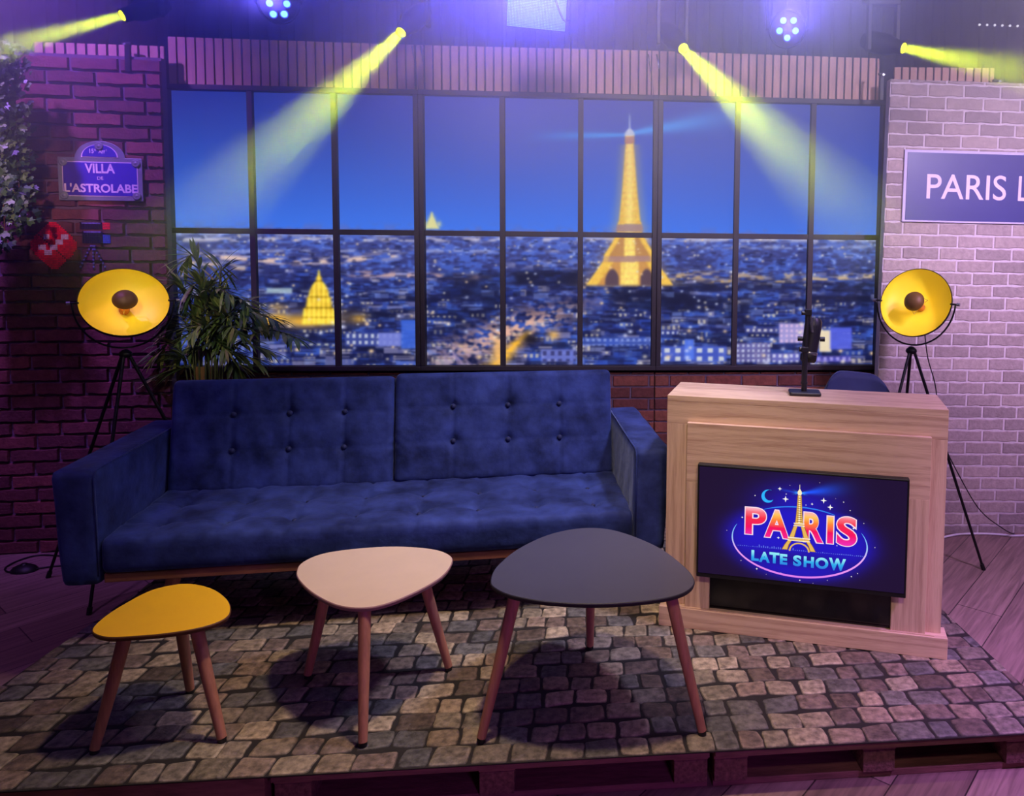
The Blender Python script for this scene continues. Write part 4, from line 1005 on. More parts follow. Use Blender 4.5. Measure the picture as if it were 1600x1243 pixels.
# ------------------------------------------------------------------ chair behind the desk
def chair():
    p = at_y(1345, 600, 3.30); top = at_y(1330, 583, 3.30).z - GZ
    r = thing('desk_chair', 'navy padded chair behind the oak desk, only its rounded back showing', 'chair', (p.x, p.y, GZ), math.radians(-6))
    def shell():
        m = MB(); nu, nv = 26, 14; vs = []; 
        for side in (0, 1):
            for i in range(nu+1):
                for j in range(nv+1):
                    a = -1 + 2*i/nu; b = j/nv
                    hw = 0.175*(1 - 0.10*(1-b)); z1_ = top - 0.055*(max(0, abs(a)-0.35)/0.65)**2.2*1.4 - 0.026*(a+1)*0.5
                    z0_ = 0.46; z = z0_ + (z1_ - z0_)*b
                    y = 0.05*(1-b) * -1 + 0.055*(1-a*a)*1.0 + 0.04*b + side*0.03
                    x = a*hw*(1 - 0.20*max(0, b-0.86)/0.14*abs(a))
                    vs.append(Vector((x, y, z)))
        k = (nu+1)*(nv+1); idx = lambda s, i, j: s*k + i*(nv+1) + j; fs = []
        for i in range(nu):
            for j in range(nv):
                fs.append((idx(0,i,j), idx(0,i+1,j), idx(0,i+1,j+1), idx(0,i,j+1))); fs.append((idx(1,i,j), idx(1,i,j+1), idx(1,i+1,j+1), idx(1,i+1,j)))
        for i in range(nu):
            for j in (0, nv): fs.append((idx(0,i,j), idx(1,i,j), idx(1,i+1,j), idx(0,i+1,j)))
        for j in range(nv):
            for i in (0, nu): fs.append((idx(0,i,j), idx(0,i,j+1), idx(1,i,j+1), idx(1,i,j)))
        m.add(vs, fs); return m
    shell().build('backrest', M_chair, r, smooth=True)
    roundbox((-0.22, -0.40, 0.42), (0.22, 0.04, 0.48), 0.025, 0.03).build('seat', M_chair, r, smooth=True)
    for x in (-0.17, 0.17):
        for y in (-0.35, 0.0):
            MB().tube([(x, y, 0.43), (x*1.15, y + (0.03 if y > -0.1 else -0.03), 0)], [0.014, 0.010], 12).build('leg', M_black, r, smooth=True)
chair()

# ------------------------------------------------------------------ microphone on its stand
def mic():
    zt = GZ + DH; b = at_z(1257, 616, zt)
    r = thing('microphone_stand', 'black low stand on the oak desk, its folded boom arm rising above the square base', 'microphone stand', (b.x, b.y, zt + 0.0005), A_D + 0.1)
    k = b.y/F
    w = 0.058
    roundbox((-w, -0.042, 0), (w, 0.042, 0.014), 0.006, 0.006).build('base', M_mic, r, smooth=True)
    MB().tube([(-0.002, 0, 0.0142), (-0.002, 0, 0.165)], 0.0105, 16).build('post', M_mic, r, smooth=True, autosmooth=40)
    MB().tube([(-0.002, 0, 0.040), (-0.002, 0, 0.048)], 0.0125, 16).build('collar', M_mic, r, smooth=True, autosmooth=40)
    m = MB(); m.box((-0.016, -0.012, 0.160), (0.010, 0.012, 0.178)); m.tube([(-0.024, 0, 0.170), (-0.004, 0, 0.170)], 0.010, 12); m.build('lower_clamp', M_mic, r, bevel=0.002)
    MB().tube([(0.000, 0.004, 0.178), (0.002, 0.006, 0.235), (0.006, 0.010, 0.300)], [0.0075, 0.0075, 0.008], 14).build('boom_arm', M_mic, r, smooth=True, autosmooth=40)
    MB().tube([(0.014, 0.012, 0.300), (0.020, 0.012, 0.262), (0.024, 0.012, 0.232)], [0.006, 0.005, 0.005], 12).build('boom_tip', M_chrome, r, smooth=True, autosmooth=40)
    m = MB(); m.box((-0.006, 0.0, 0.296), (0.020, 0.018, 0.318)); m.tube([(-0.018, 0.008, 0.304), (0.0, 0.008, 0.304)], 0.008, 12); m.build('elbow_joint', M_mic, r, bevel=0.002)
    WMr = WM[r.name]
    P = WMr @ Vector((0.024, 0.046, 0.205))
    q = thing('microphone', 'dark cylindrical broadcast microphone hanging tilted from the boom arm', 'microphone', P, A_D + 0.1)
    ax = Vector((0.13, 0.10, 1)).normalized(); M = axis_matrix((0, 0, 0), ax)
    MB().lathe([(0.0005, -0.091), (0.024, -0.090), (0.0300, -0.082), (0.0310, -0.066), (0.0295, -0.056)], M, 28).build('grille', M_blackp, q, smooth=True)
    MB().lathe([(0.0285, -0.056), (0.0295, -0.04), (0.031, 0.0), (0.032, 0.045), (0.031, 0.066), (0.024, 0.078), (0.0005, 0.080)], M, 28).build('body', M_mic, q, smooth=True, autosmooth=50)
    MB().lathe([(0.0310, -0.060), (0.0318, -0.056), (0.0308, -0.050)], M, 28).build('ring', M_chrome, q, smooth=True)
    MB().tube([(-0.050, 0.0, -0.002), (-0.032, 0.0, -0.002)], 0.009, 14).build('yoke_knob', M_mic, q, smooth=True, autosmooth=40)
    MB().tube([(0.032, 0.0, -0.002), (0.050, 0.0, -0.002)], 0.009, 14).build('yoke_knob', M_mic, q, smooth=True, autosmooth=40)
mic()

# ------------------------------------------------------------------ two tripod lamps with wide golden reflectors
def bulb(c, ax, k, e):
    ld = bpy.data.lights.new('lamp_bulb', 'POINT'); ld.energy = e; ld.color = (1.0, 0.90, 0.06); ld.shadow_soft_size = 0.012
    lo = bpy.data.objects.new('lamp_bulb', ld); C.objects.link(lo); lo.location = c - ax*0.022*k
    return lo
def dish_lamp(label, apex, feet, dish_c, axis, R, yoke, cable=None):
    r = thing('tripod_lamp', label, 'floor lamp', (apex.x, apex.y, 0), 0, 'black tripod lamps with golden reflectors')
    O = Vector((apex.x, apex.y, 0)); A = apex - O
    for i, f in enumerate(feet):
        a = 2*PI*i/3; st = A + Vector(((f - apex).x, (f - apex).y, 0)).normalized()*0.014 - Vector((0, 0, 0.012))
        lg = MB().tube([st, Vector(f) - O + Vector((0, 0, 0.0))], [0.0075, 0.0065], 12).build('leg', M_black, r, smooth=True, autosmooth=40)
        e = Vector(f) - O; d = (e - st).normalized(); MB().tube([e - d*0.03, e], 0.010, 12).build('rubber_foot', M_blackp, lg, smooth=True, autosmooth=40)
    MB().lathe([(0.0005, 0.014), (0.010, 0.012), (0.024, 0.0), (0.027, -0.012), (0.018, -0.024), (0.0005, -0.026)], Matrix.Translation(A), 20).build('tripod_hub', M_black, r, smooth=True)
    c = dish_c - O; ax = Vector(axis).normalized(); M = axis_matrix(c, ax)
    # side axis of the yoke, level
    sd = ax.cross(Vector((0, 0, 1))).normalized()
    pts = []; yr = R + 0.020
    low = (A + Vector((0, 0, 0.02)))
    for i in range(25):
        t = PI*i/24; base = c + sd*(yr*math.cos(t)); drop = (c.z - low.z)*math.sin(t)
        off = (low - Vector((c.x, c.y, low.z))) * math.sin(t)
        pts.append(base + Vector((off.x, off.y, -drop)))
    MB().tube(pts, 0.0042, 8).build('yoke', M_black, r, smooth=True)
    for s in (-1, 1):
        MB().tube([c + sd*s*(R - 0.004), c + sd*s*(R + 0.032)], 0.0045, 10).build('pivot_bolt', M_black, r, smooth=True)
        MB().tube([c + sd*s*(R + 0.026), c + sd*s*(R + 0.040)], 0.008, 10).build('pivot_knob', M_chrome, r, smooth=True, autosmooth=40)
    # reflector: shallow bowl, rim at the axis point
    D = R*0.54; n = 18
    inner = [(R*math.sin(PI/2*i/n)**1.0, -D*math.cos(PI/2*i/n)) for i in range(n+1)]
    inner[0] = (0.0005, -D)
    outer = [((R+0.004)*math.sin(PI/2*i/n), -(D+0.004)*math.cos(PI/2*i/n)) for i in range(n+1)][::-1]; outer[-1] = (0.0005, -D-0.004)
    prof = inner + [(R+0.002, 0.003)] + outer
    mi = [0]*(n) + [1]*(len(prof)-n)
    MB().lathe(prof, M, 64, mi).build('reflector', [M_gold_in, M_black], r, smooth=True, autosmooth=50)
    k = R/0.19
    MB().lathe([(0.0005, -D*0.98), (0.022*k, -D*0.97), (0.024*k, -0.052*k), (0.020*k, -0.046*k), (0.0005, -0.046*k)], M, 24).build('bulb_holder', M_socket, r, smooth=True, autosmooth=40)
    MB().lathe([(0.0005, -0.0455*k), (0.016*k, -0.042*k), (0.026*k, -0.030*k), (0.028*k, -0.018*k), (0.020*k, -0.006*k), (0.0005, -0.001*k)], M, 24).build('bulb', M_bulb, r, smooth=True)
    cp = [(0.0005, 0.034*k), (0.020*k, 0.032*k), (0.040*k, 0.024*k), (0.054*k, 0.010*k), (0.0595*k, -0.004*k), (0.0575*k, -0.004*k), (0.052*k, 0.008*k), (0.038*k, 0.021*k), (0.018*k, 0.029*k), (0.0005, 0.030*k)]; cp = [(a_*0.92, b_ + 0.022*k) for a_, b_ in cp]
    MB().lathe(cp, M, 40).build('glare_cap', M_cap, r, smooth=True, autosmooth=50)
    for a in (0.4, 2.5, 4.6):
        x, y = math.cos(a), math.sin(a); MB().tube([M @ Vector((x*0.050*k, y*0.050*k, 0.022*k)), M @ Vector((x*0.060*k, y*0.060*k, -0.03*k)), M @ Vector((x*0.023*k, y*0.023*k, -0.055*k))], 0.0016, 6).build('cap_wire', M_chrome, r, smooth=True)
    bulb(dish_c, ax, k, 260)
    return r, M, k
lampL_ap = at_y(196, 550, 3.4)
fA = at_z(75, 902, 0.0); fB = at_z(139, 960, 0.0); fC = Vector((-1.90, 3.52, MAT_Z + 0.006))
cL = at_y(195, 471, 3.36)
axL = Vector((0.62 - 0.05, -0.80, 0.40)); toc = (CAM_P - cL).normalized()
eL = math.radians(33); dirL = Vector((toc.x, toc.y, 0)).normalized(); axL = dirL*math.cos(eL) + Vector((0, 0, math.sin(eL)))
sideL = dirL.cross(Vector((0, 0, 1))); axL = (axL + sideL*(-0.04)).normalized()
dish_lamp('tripod lamp with a golden reflector, left of the sofa against the dark brick', lampL_ap, [fA, fB, fC], cL, axL, 0.167, 1)
apR = at_y(1424, 545, 3.72); f1 = at_z(1537, 890, 0.0); f2 = Vector((apR.x - 0.34, apR.y - 0.16, GZ - 0.002)); f3 = Vector((apR.x + 0.06, apR.y + 0.33, 0))
f2 = Vector((1.02, 3.46, GZ)); cR = at_y(1430, 472, 3.68)
toc = (CAM_P - cR).normalized(); dR = Vector((toc.x, toc.y, 0)).normalized(); sR = dR.cross(Vector((0, 0, 1)))
axR = (dR + Vector((0, 0, 0.40)) + sR*0.36).normalized()
dish_lamp('tripod lamp with a golden reflector, behind the oak desk against the pale brick', apR, [f1, f2, f3], cR, axR, 0.168, 1)

# ------------------------------------------------------------------ cables
def cable(name, label, pts, rad, m_, cat='cable', n=8):
    sp = spline(pts, 8, closed=False); o = MB().tube(sp, rad, n).build(name, m_, smooth=True); return tag(o, label, cat)
def R_(u, v, off): return at_plane(u, v, P_R + N_R*off, N_R)
lp = [at_y(1445, 522, 3.74), at_y(1450, 560, 3.78), at_y(1461, 600, 3.80), at_y(1466, 640, 3.80), at_y(1474, 690, 3.80), at_y(1500, 745, 3.85), at_y(1530, 795, 3.90), at_y(1562, 822, 3.95)]
lp += [at_z(1590, 836, 0.004), at_z(1640, 842, 0.004)]
cable('lamp_cord', 'thin black cord hanging from the right lamp down to the floor', lp, 0.0028, M_blackp)
wp = [at_z(1430, 850, 0.007), at_z(1478, 838, 0.007), at_z(1502, 834, 0.007), at_z(1530, 829.5, 0.007), at_z(1560, 834.5, 0.007), at_z(1590, 836.5, 0.007), at_z(1640, 834, 0.007)]
wp = [Vector((p.x, min(p.y, (P_R.y + (p.x - P_R.x)*math.tan(A_R)) - 0.03), p.z)) for p in wp]
cable('floor_cable', 'white cable lying on the floor along the pale brick wall', wp, 0.006, M_white_cable)
lc = [at_z(97, 868, 0.005), at_z(60, 867, 0.005), at_z(30, 875, 0.005), at_z(9, 886, 0.005), at_z(12, 893, 0.005), at_z(30, 893, 0.008)]
lc2 = [at_z(48, 890, 0.008), at_z(70, 886, 0.005), at_z(98, 883, 0.005)]
root = thing('foot_switch', 'black oval foot switch with its cord on the floor left of the sofa', 'switch', at_z(38, 891, 0), 0)
m = MB().tube(spline(lc, 8, False), 0.004, 8); m.build('cord', M_blackp, root, world=True, smooth=True)
m = MB().tube(spline(lc2, 8, False), 0.004, 8); m.build('cord', M_blackp, root, world=True, smooth=True)
MB().lathe([(0.0005, 0.03), (0.020, 0.028), (0.036, 0.018), (0.046, 0.004), (0.046, 0.0), (0.0005, 0.0)], Matrix.Scale(1.3, 4, Vector((1, 0, 0))), 24).build('housing', M_blackp, root, smooth=True, autosmooth=60)
MB().lathe([(0.0005, 0.036), (0.012, 0.034), (0.015, 0.028)], None, 18).build('push_button', M_black, root, smooth=True)

# ------------------------------------------------------------------ enamel street plate on the left wall
def LW(x, y): return None
def street_sign():
    off = 0.022
    q = [hit_l(92, 243, off), hit_l(224, 250, off), hit_l(224, 317, off), hit_l(92, 310, off)]
    x0 = (q[0][0]+q[3][0])/2; x1 = (q[1][0]+q[2][0])/2; zt = (q[0][1]+q[1][1])/2; zb_ = (q[2][1]+q[3][1])/2
    P = P_L + N_L*off + D_L*((x0+x1)/2); P.z = zb_
    r = thing('street_sign', 'blue enamel street plate reading VILLA DE L\'ASTROLABE on the dark brick wall', 'street sign', P, A_L)
    w = (x1-x0)/2; h = zt - zb_; M = Matrix(((1,0,0,0),(0,0,-1,0),(0,1,0,0),(0,0,0,1))); ah = hit_l(158, 219, off)[1] - zt
    def arch(rx, ry, y0, n=24): return [(rx*math.cos(PI*i/n), y0 + ry*math.sin(PI*i/n)) for i in range(n+1)]
    def plate(g, z0, z1, mi, m, ag=0):
        pts = [(-w+g, g), (w-g, g), (w-g, h-g)]; m.prism(pts + [(-w+g, h-g)], z0, z1, mi, M)
    m = MB(); plate(0, 0, 0.008, 0, m); m.prism(arch(w*0.60, ah, h - 0.004), 0, 0.008, 0, M); m.build('green_border', M_enamel_green, r, bevel=0.002)
    m = MB(); plate(0.020, 0.0082, 0.0095, 0, m); m.prism(arch(w*0.60 - 0.030, ah - 0.022, h + 0.001), 0.0082, 0.0095, 0, M); m.build('white_line', M_letter, r)
    m = MB(); plate(0.024, 0.0096, 0.0110, 0, m); m.prism(arch(w*0.60 - 0.036, ah - 0.027, h + 0.004), 0.0096, 0.0110, 0, M); m.build('blue_field', M_enamel, r)
    m = MB()
    def px(u, v): s, z = hit_l(u, v, off); return s - (x0+x1)/2, z - zb_
    sx = lambda u: px(u, 280)[0]
    t = MB()
    put_text(t, 'VILLA', sx(135), sx(182), px(158, 271)[1], px(158, 256)[1], 0.0115, M, 0, offset=0.03)
    put_text(t, 'DE', sx(154), sx(163.5), px(158, 281)[1], px(158, 276)[1], 0.0115, M, 0, offset=0.0)
    put_text(t, "L'ASTROLABE", sx(102), sx(216), px(158, 301)[1], px(158, 287)[1], 0.0115, M, 0, offset=0.03)
    za, zc = px(158, 240)[1], px(158, 233)[1]; ze = px(158, 236.4)[1]
    put_text(t, '15', sx(143.5), sx(150.2), za, zc, 0.0115, M, 0, offset=0.02)
    put_text(t, 'e', sx(151.2), sx(153.6), ze, zc, 0.0115, M, 0, offset=0.0)
    put_text(t, 'Arr', sx(157.5), sx(168.0), za, zc, 0.0115, M, 0, offset=0.02)
    put_text(t, 't', sx(169), sx(171), ze, zc, 0.0115, M, 0, offset=0.0)
    t.build('lettering', M_letter, r)
    for (x, y) in [(-w+0.026, 0.024), (w-0.026, 0.024), (-w+0.026, h-0.024), (w-0.026, h-0.024), (0, h + ah - 0.030)]:
        MM = M @ Matrix.Translation((x, y, 0.0111)); MB().lathe([(0.0185, -0.002), (0.0185, 0.003), (0.014, 0.005), (0.011, 0.003), (0.007, 0.006), (0.0005, 0.0075)], MM, 22).build('screw_boss', M_enamel_green, r, smooth=True)
street_sign()

# station name board on the right wall
def station_sign():
    off = 0.012
    Rm = Matrix.Rotation(ROLL_R, 4, 'Y')
    x0, zt = hit_r(1417, 237, off); _, zb_ = hit_r(1417, 345, off); x1 = x0 + 1.25
    P = P_R + N_R*off
    r = thing('station_sign', 'blue name board with white letters PARIS on the pale brick wall', 'sign', P, A_R)
    r.rotation_euler = Euler((0, ROLL_R, A_R)); WM[r.name] = Matrix.Translation(P) @ r.rotation_euler.to_matrix().to_4x4()
    M = Matrix(((1,0,0,0),(0,0,-1,0),(0,1,0,0),(0,0,0,1)))
    b = hit_r(1421, 340, off)
    MB().box((x0 - 0.012, -0.004, zb_ - 0.004), (x1, 0.008, zt + 0.012)).build('pale_border', M_metro_edge, r, bevel=0.002)
    MB().box((x0 + 0.004, -0.007, zb_ + 0.006), (x1 - 0.015, -0.0041, zt - 0.002)).build('blue_board', M_metro, r)
    t = MB(); l0 = hit_r(1447, 295, off)[0]; l1 = hit_r(1571, 295, off)[0]; c0 = hit_r(1510, 312, off)[1]; c1 = hit_r(1510, 273, off)[1]
    put_text(t, 'PARIS', l0, l1, c0, c1, 0.0080, M, 0, offset=0.004)
    L0 = hit_r(1590, 295, off)[0]; put_text(t, 'L', L0, L0 + 0.062, c0, c1, 0.0080, M, 0, offset=0.004)
    t.build('lettering', M_letter, r)
station_sign()

# ------------------------------------------------------------------ small tile mosaic on the brick (plain pattern)
def mosaic():
    off = 0.016; c = hit_l(50, 420, off); d = hit_l(172, 337, off); px = (d[0]-c[0])/42.0
    P = P_L + N_L*off + D_L*c[0]; P.z = c[1]
    r = thing('tile_mosaic', 'small wall mosaic of red, white and dark square tiles on the dark brick', 'mosaic', P, A_L)
    R_c = rgb(238, 24, 66); W_c = rgb(225, 190, 235); D_c = rgb(38, 30, 52); G_c = rgb(110, 100, 160); B_c = rgb(70, 90, 180)
    grid = {}
    # red stepped lozenge with a pale cross, beside a dark box on three splayed bars
    for x in range(0, 24):
        for y in range(0, 27):
            if abs(x - 11.5)/12.5 + abs(y - 13)/14.0 <= 1.12 and (x + y) % 23 != 0: grid[(x, y)] = R_c
    for (a, b, c_, d_) in [(4, 7, 11, 13), (7, 10, 8, 10), (10, 13, 11, 13), (13, 16, 14, 16), (16, 19, 17, 19), (7, 9, 17, 19)]:
        for x in range(a, b+1):
            for y in range(c_, d_+1): grid[(x, y)] = W_c
    for x in range(27, 38):
        for y in range(15, 22): grid[(x, y)] = D_c
    for x in range(28, 37): grid[(x, 21)] = G_c
    for x in range(26, 38):
        for y in range(23, 27): grid[(x, y)] = D_c
    for x in range(27, 37): grid[(x, 26)] = G_c
    for x in range(38, 42):
        for y in range(15, 20): grid[(x, y)] = B_c
        for y in range(23, 27): grid[(x, y)] = R_c
    for y in range(0, 14):
        for x in (int(31 - (13-y)*0.45), 32, int(33 + (13-y)*0.45)): grid[(x, y)] = G_c if y % 2 else D_c
    m = MB(); m2 = MB()
    for (x, y), col in grid.items():
        k = random.uniform(0.8, 1.15); c2 = tuple(q*k for q in col[:3]) + (1,); g = px*0.07
        (m if x < 25 else m2).box((x*px + g, -0.005, y*px + g), ((x+1)*px - g, 0, (y+1)*px - g), 0, col=c2)
    m.build('red_tiles', M_tile, r); m2.build('dark_tiles', M_tile, r)
mosaic()

# ------------------------------------------------------------------ palm behind the sofa
def leaf(m, base, d, up, L, w, droop, col, nseg=4, fold=0.25):
    d = Vector(d).normalized(); s = d.cross(up)
    if s.length < 1e-4: s = d.orthogonal()
    s.normalize(); p = Vector(base); vs = []
    for i in range(nseg+1):
        t = i/nseg; ww = w*math.sin(PI*min(1, t*0.92 + 0.06))**0.8 if i < nseg else 0.0003
        n_ = s.cross(d).normalized()
        vs += [p - s*ww + n_*ww*fold, p, p + s*ww + n_*ww*fold]
        d = (d + Vector((0, 0, -droop/nseg))).normalized(); p = p + d*(L/nseg)
    fs = []
    for i in range(nseg):
        a = i*3; fs += [(a, a+1, a+4, a+3), (a+1, a+2, a+5, a+4)]
    m.add(vs, fs, 0, col)
def palm():
    b = at_y(322, 592, 3.66); root = thing('potted_palm', 'leafy green palm behind the left end of the sofa, partly in front of the window', 'plant', (b.x, b.y, MAT_Z + 0.006), 0)
    O = Vector((b.x, b.y, MAT_Z + 0.006)); zb_ = b.z - O.z
    MB().lathe([(0.0005, 0.0), (0.10, 0.0), (0.135, 0.26), (0.142, 0.26), (0.142, 0.28), (0.128, 0.28), (0.12, 0.24), (0.0005, 0.24)], None, 32).build('pot', M_pot, root, smooth=True, autosmooth=40)
    MB().lathe([(0.0005, 0.245), (0.119, 0.242)], None, 24).build('soil', M_soil, root)
    R = random.Random(12); st = MB(); lf = MB()
    cols = [rgb(104, 128, 62), rgb(84, 110, 54), rgb(66, 92, 50), rgb(134, 148, 74), rgb(150, 152, 84), rgb(60, 82, 46)]
    wall_y = lambda x: 3.95
    tips = [(290,408),(345,425),(262,452),(300,452),(345,455),(362,462),(388,480),(400,500),(440,520),(462,528),(425,498),(255,545),(262,520),(245,560),(268,500),(352,500),(330,480),(372,520),(395,560),(300,520),(318,540),(275,560),(352,545),(285,470),(335,505),(410,545),(258,585),(370,575),(340,465),(378,500)]
    for i, (u, v) in enumerate(tips):
        Yd = R.uniform(3.60, 3.78) if u < 300 else (R.uniform(3.45, 3.72) if v > 470 else R.uniform(3.50, 3.75))
        tip = at_y(u, v, Yd) - O
        q = Vector((R.uniform(-0.05, 0.05), R.uniform(-0.03, 0.03), 0.24)); mid = Vector((q.x*1.6 + tip.x*0.22, q.y + tip.y*0.2, zb_ + (tip.z - zb_)*0.55 + 0.02)); top = Vector((q.x + tip.x*0.62, tip.y*0.6, zb_ + (tip.z - zb_)*0.98 + 0.03))
        k = spline([q, q*0.5 + mid*0.5 + Vector((0, 0, 0)), mid, top, tip], 6, False)
        st.tube(k, [0.0038*(1 - 0.7*j/(len(k)-1)) + 0.0008 for j in range(len(k))], 6)
        n = len(k)
        for j in range(int(n*0.50), n):
            t = j/(n-1); d = (k[min(j+1, n-1)] - k[j-1]).normalized(); side = d.cross(Vector((0, 0, 1)))
            if side.length < 1e-3: side = Vector((1, 0, 0))
            side.normalize()
            for s in (-1, 1):
                for _ in range(1 if R.random() < 0.6 else 2):
                    L = R.uniform(0.10, 0.17)*(1.0 - 0.35*abs(t-0.75)); dd = d*R.uniform(0.7, 1.1) + side*s*R.uniform(0.45, 0.9) + Vector((0, R.uniform(-0.3, 0.1), R.uniform(-0.15, 0.35)))
                    c = R.choice(cols); leaf(lf, k[j], dd, Vector((0, 0, 1)), L, R.uniform(0.006, 0.0105), R.uniform(0.2, 0.9), c)
        leaf(lf, k[-1], (k[-1]-k[-2]), Vector((0, 0, 1)), 0.09, 0.006, 0.6, R.choice(cols))
    # keep it in front of the window wall
    for mm in (st, lf):
        for p in mm.v:
            W = p + O; lim = P_W.y + (W.x - P_W.x)*math.tan(A_W) - 0.05
            if W.y > lim: p.y -= (W.y - lim)
    st.build('stems', M_green_stem, root, smooth=True)
    o = lf.build('fronds', M_leaf, root, smooth=True)
    for i in range(5):
        x = R.uniform(-0.05, 0.05); pts = [(x, R.uniform(-.03, .03), 0.24), (x*1.2, 0, zb_*0.6 + 0.1), (x*1.1, 0, zb_ + 0.06)]
        MB().tube(pts, [0.012, 0.010, 0.007], 10).build('cane', M_stem, root, smooth=True)
palm()

# ivy hanging at the left edge
def ivy():
    a = at_y(6, 75, 3.42); root = thing('hanging_ivy', 'trailing green ivy hanging down the left edge of the dark brick wall', 'plant', (a.x, a.y, a.z), 0); O = Vector((a.x, a.y, a.z))
    R = random.Random(9); lf = MB(); st = MB(); cols = [rgb(60, 96, 52), rgb(84, 120, 64), rgb(44, 72, 44), rgb(120, 150, 96), rgb(36, 58, 38)]
    ends = [(26, 320), (8, 380), (-14, 400), (-6, 330), (16, 240), (2, 300), (-30, 380), (34, 345)]
    for (u, v) in ends:
        e = at_y(u, v, 3.42) - O; s = Vector((R.uniform(-0.12, 0.02), R.uniform(-0.06, 0.06), 0.02)); k = spline([s, s*0.6 + e*0.3 + Vector((0.02, -0.02, 0)), s*0.3 + e*0.65 + Vector((-0.02, 0.02, 0)), e], 14, False)
        st.tube(k, 0.0022, 5)
        for p in k:
            for _ in range(5):
                q = p + Vector((R.uniform(-0.04, 0.045), R.uniform(-0.05, 0.05), R.uniform(-0.02, 0.02))); d = Vector((R.uniform(-1, 1), R.uniform(-1, 0.4), R.uniform(-1.0, 0.4))).normalized()
                n_ = Vector((R.uniform(-.5, .5), -1, R.uniform(-0.2, 0.9))).normalized(); s_ = d.cross(n_).normalized(); d = n_.cross(s_)
                L = R.uniform(0.022, 0.042); c = R.choice(cols)
                shp = [(0, 0), (0.32, -0.12), (0.55, 0.10), (0.36, 0.30), (0.42, 0.62), (0.12, 0.62), (0, 1.0), (-0.12, 0.62), (-0.42, 0.62), (-0.36, 0.30), (-0.55, 0.10), (-0.32, -0.12)]
                vs = [q + s_*x*L + d*y*L + n_*(-abs(x)*L*0.35) for x, y in shp]; cc = q + d*0.35*L
                lf.add([cc] + vs, [(0, i+1, (i+1) % 12 + 1) for i in range(12)], 0, c)
    st.build('vines', M_stem, root, smooth=True); lf.build('leaves', M_ivy, root)
ivy()

# ------------------------------------------------------------------ stage lights
HAZE = True
M_lens_y = glow('yellow_lens', (1.0, 0.92, 0.0, 1), 9.0)
def moving_head(label, u, v, Y, target, power, spot, lens_r=0.022):
    p = at_y(u, v, Y); d = (Vector(target) - p).normalized()
    root = thing('beam_light', label, 'stage light', (p.x, p.y, p.z), 0, 'small stage lamps throwing yellow beams')
    M = axis_matrix((0, 0, 0), d)
    MB().lathe([(lens_r*0.9, 0.002), (lens_r*1.25, 0.006), (lens_r*1.35, 0.0), (lens_r*1.35, -0.03), (lens_r*2.0, -0.07), (lens_r*2.1, -0.15), (lens_r*1.5, -0.19), (0.0005, -0.195)], M, 28).build('head', M_black, root, smooth=True, autosmooth=40)
    MB().lathe([(0.0005, 0.004), (lens_r*0.6, 0.0035), (lens_r*0.98, 0.0025), (lens_r*0.98, 0.0)], M, 28).build('lens', M_lens_y, root, smooth=True)
    hc = M @ Vector((0, 0, -0.10)); top = 0.34
    m = MB()
    for s in (-1, 1): m.box((hc.x + s*0.060 - 0.008, hc.y - 0.02, hc.z - 0.03), (hc.x + s*0.060 + 0.008, hc.y + 0.02, hc.z + 0.16))
    m.box((hc.x - 0.068, hc.y - 0.02, hc.z + 0.16), (hc.x + 0.068, hc.y + 0.02, hc.z + 0.18)); m.build('bracket', M_black, root, bevel=0.003)
    MB().box((hc.x - 0.08, hc.y - 0.05, hc.z + 0.181), (hc.x + 0.08, hc.y + 0.05, hc.z + 0.24)).build('base', M_black, root, bevel=0.004)
    MB().tube([(hc.x, hc.y, hc.z + 0.241), (hc.x, hc.y, CEIL - p.z)], 0.012, 10).build('drop_rod', M_black, root)
    ld = bpy.data.lights.new('beam', 'AREA'); ld.shape = 'DISK'; ld.size = lens_r*1.7; ld.spread = math.radians(spot); ld.energy = power; ld.color = (0.84, 1.0, 0.0)
    lo = bpy.data.objects.new('beam_lamp', ld); C.objects.link(lo); lo.location = p + d*0.009; lo.rotation_euler = d.to_track_quat('-Z', 'Y').to_euler()
    return root
BP = 4.8
moving_head('yellow beam lamp at the far left, throwing light to the left', 192, 24, 3.30, at_y(-60, 92, 2.9), BP*0.45, 14)
moving_head('yellow beam lamp above the left window, throwing light down to the left', 627, 50, 3.30, at_y(330, 335, 2.55), BP, 17)
moving_head('yellow beam lamp above the right window, throwing light down to the right', 1067, 75, 3.30, at_y(1300, 310, 2.55), BP, 17)
moving_head('yellow beam lamp above the pale brick wall, throwing light to the right', 1411, 75, 3.30, at_y(1640, 122, 2.9), BP*0.6, 20)

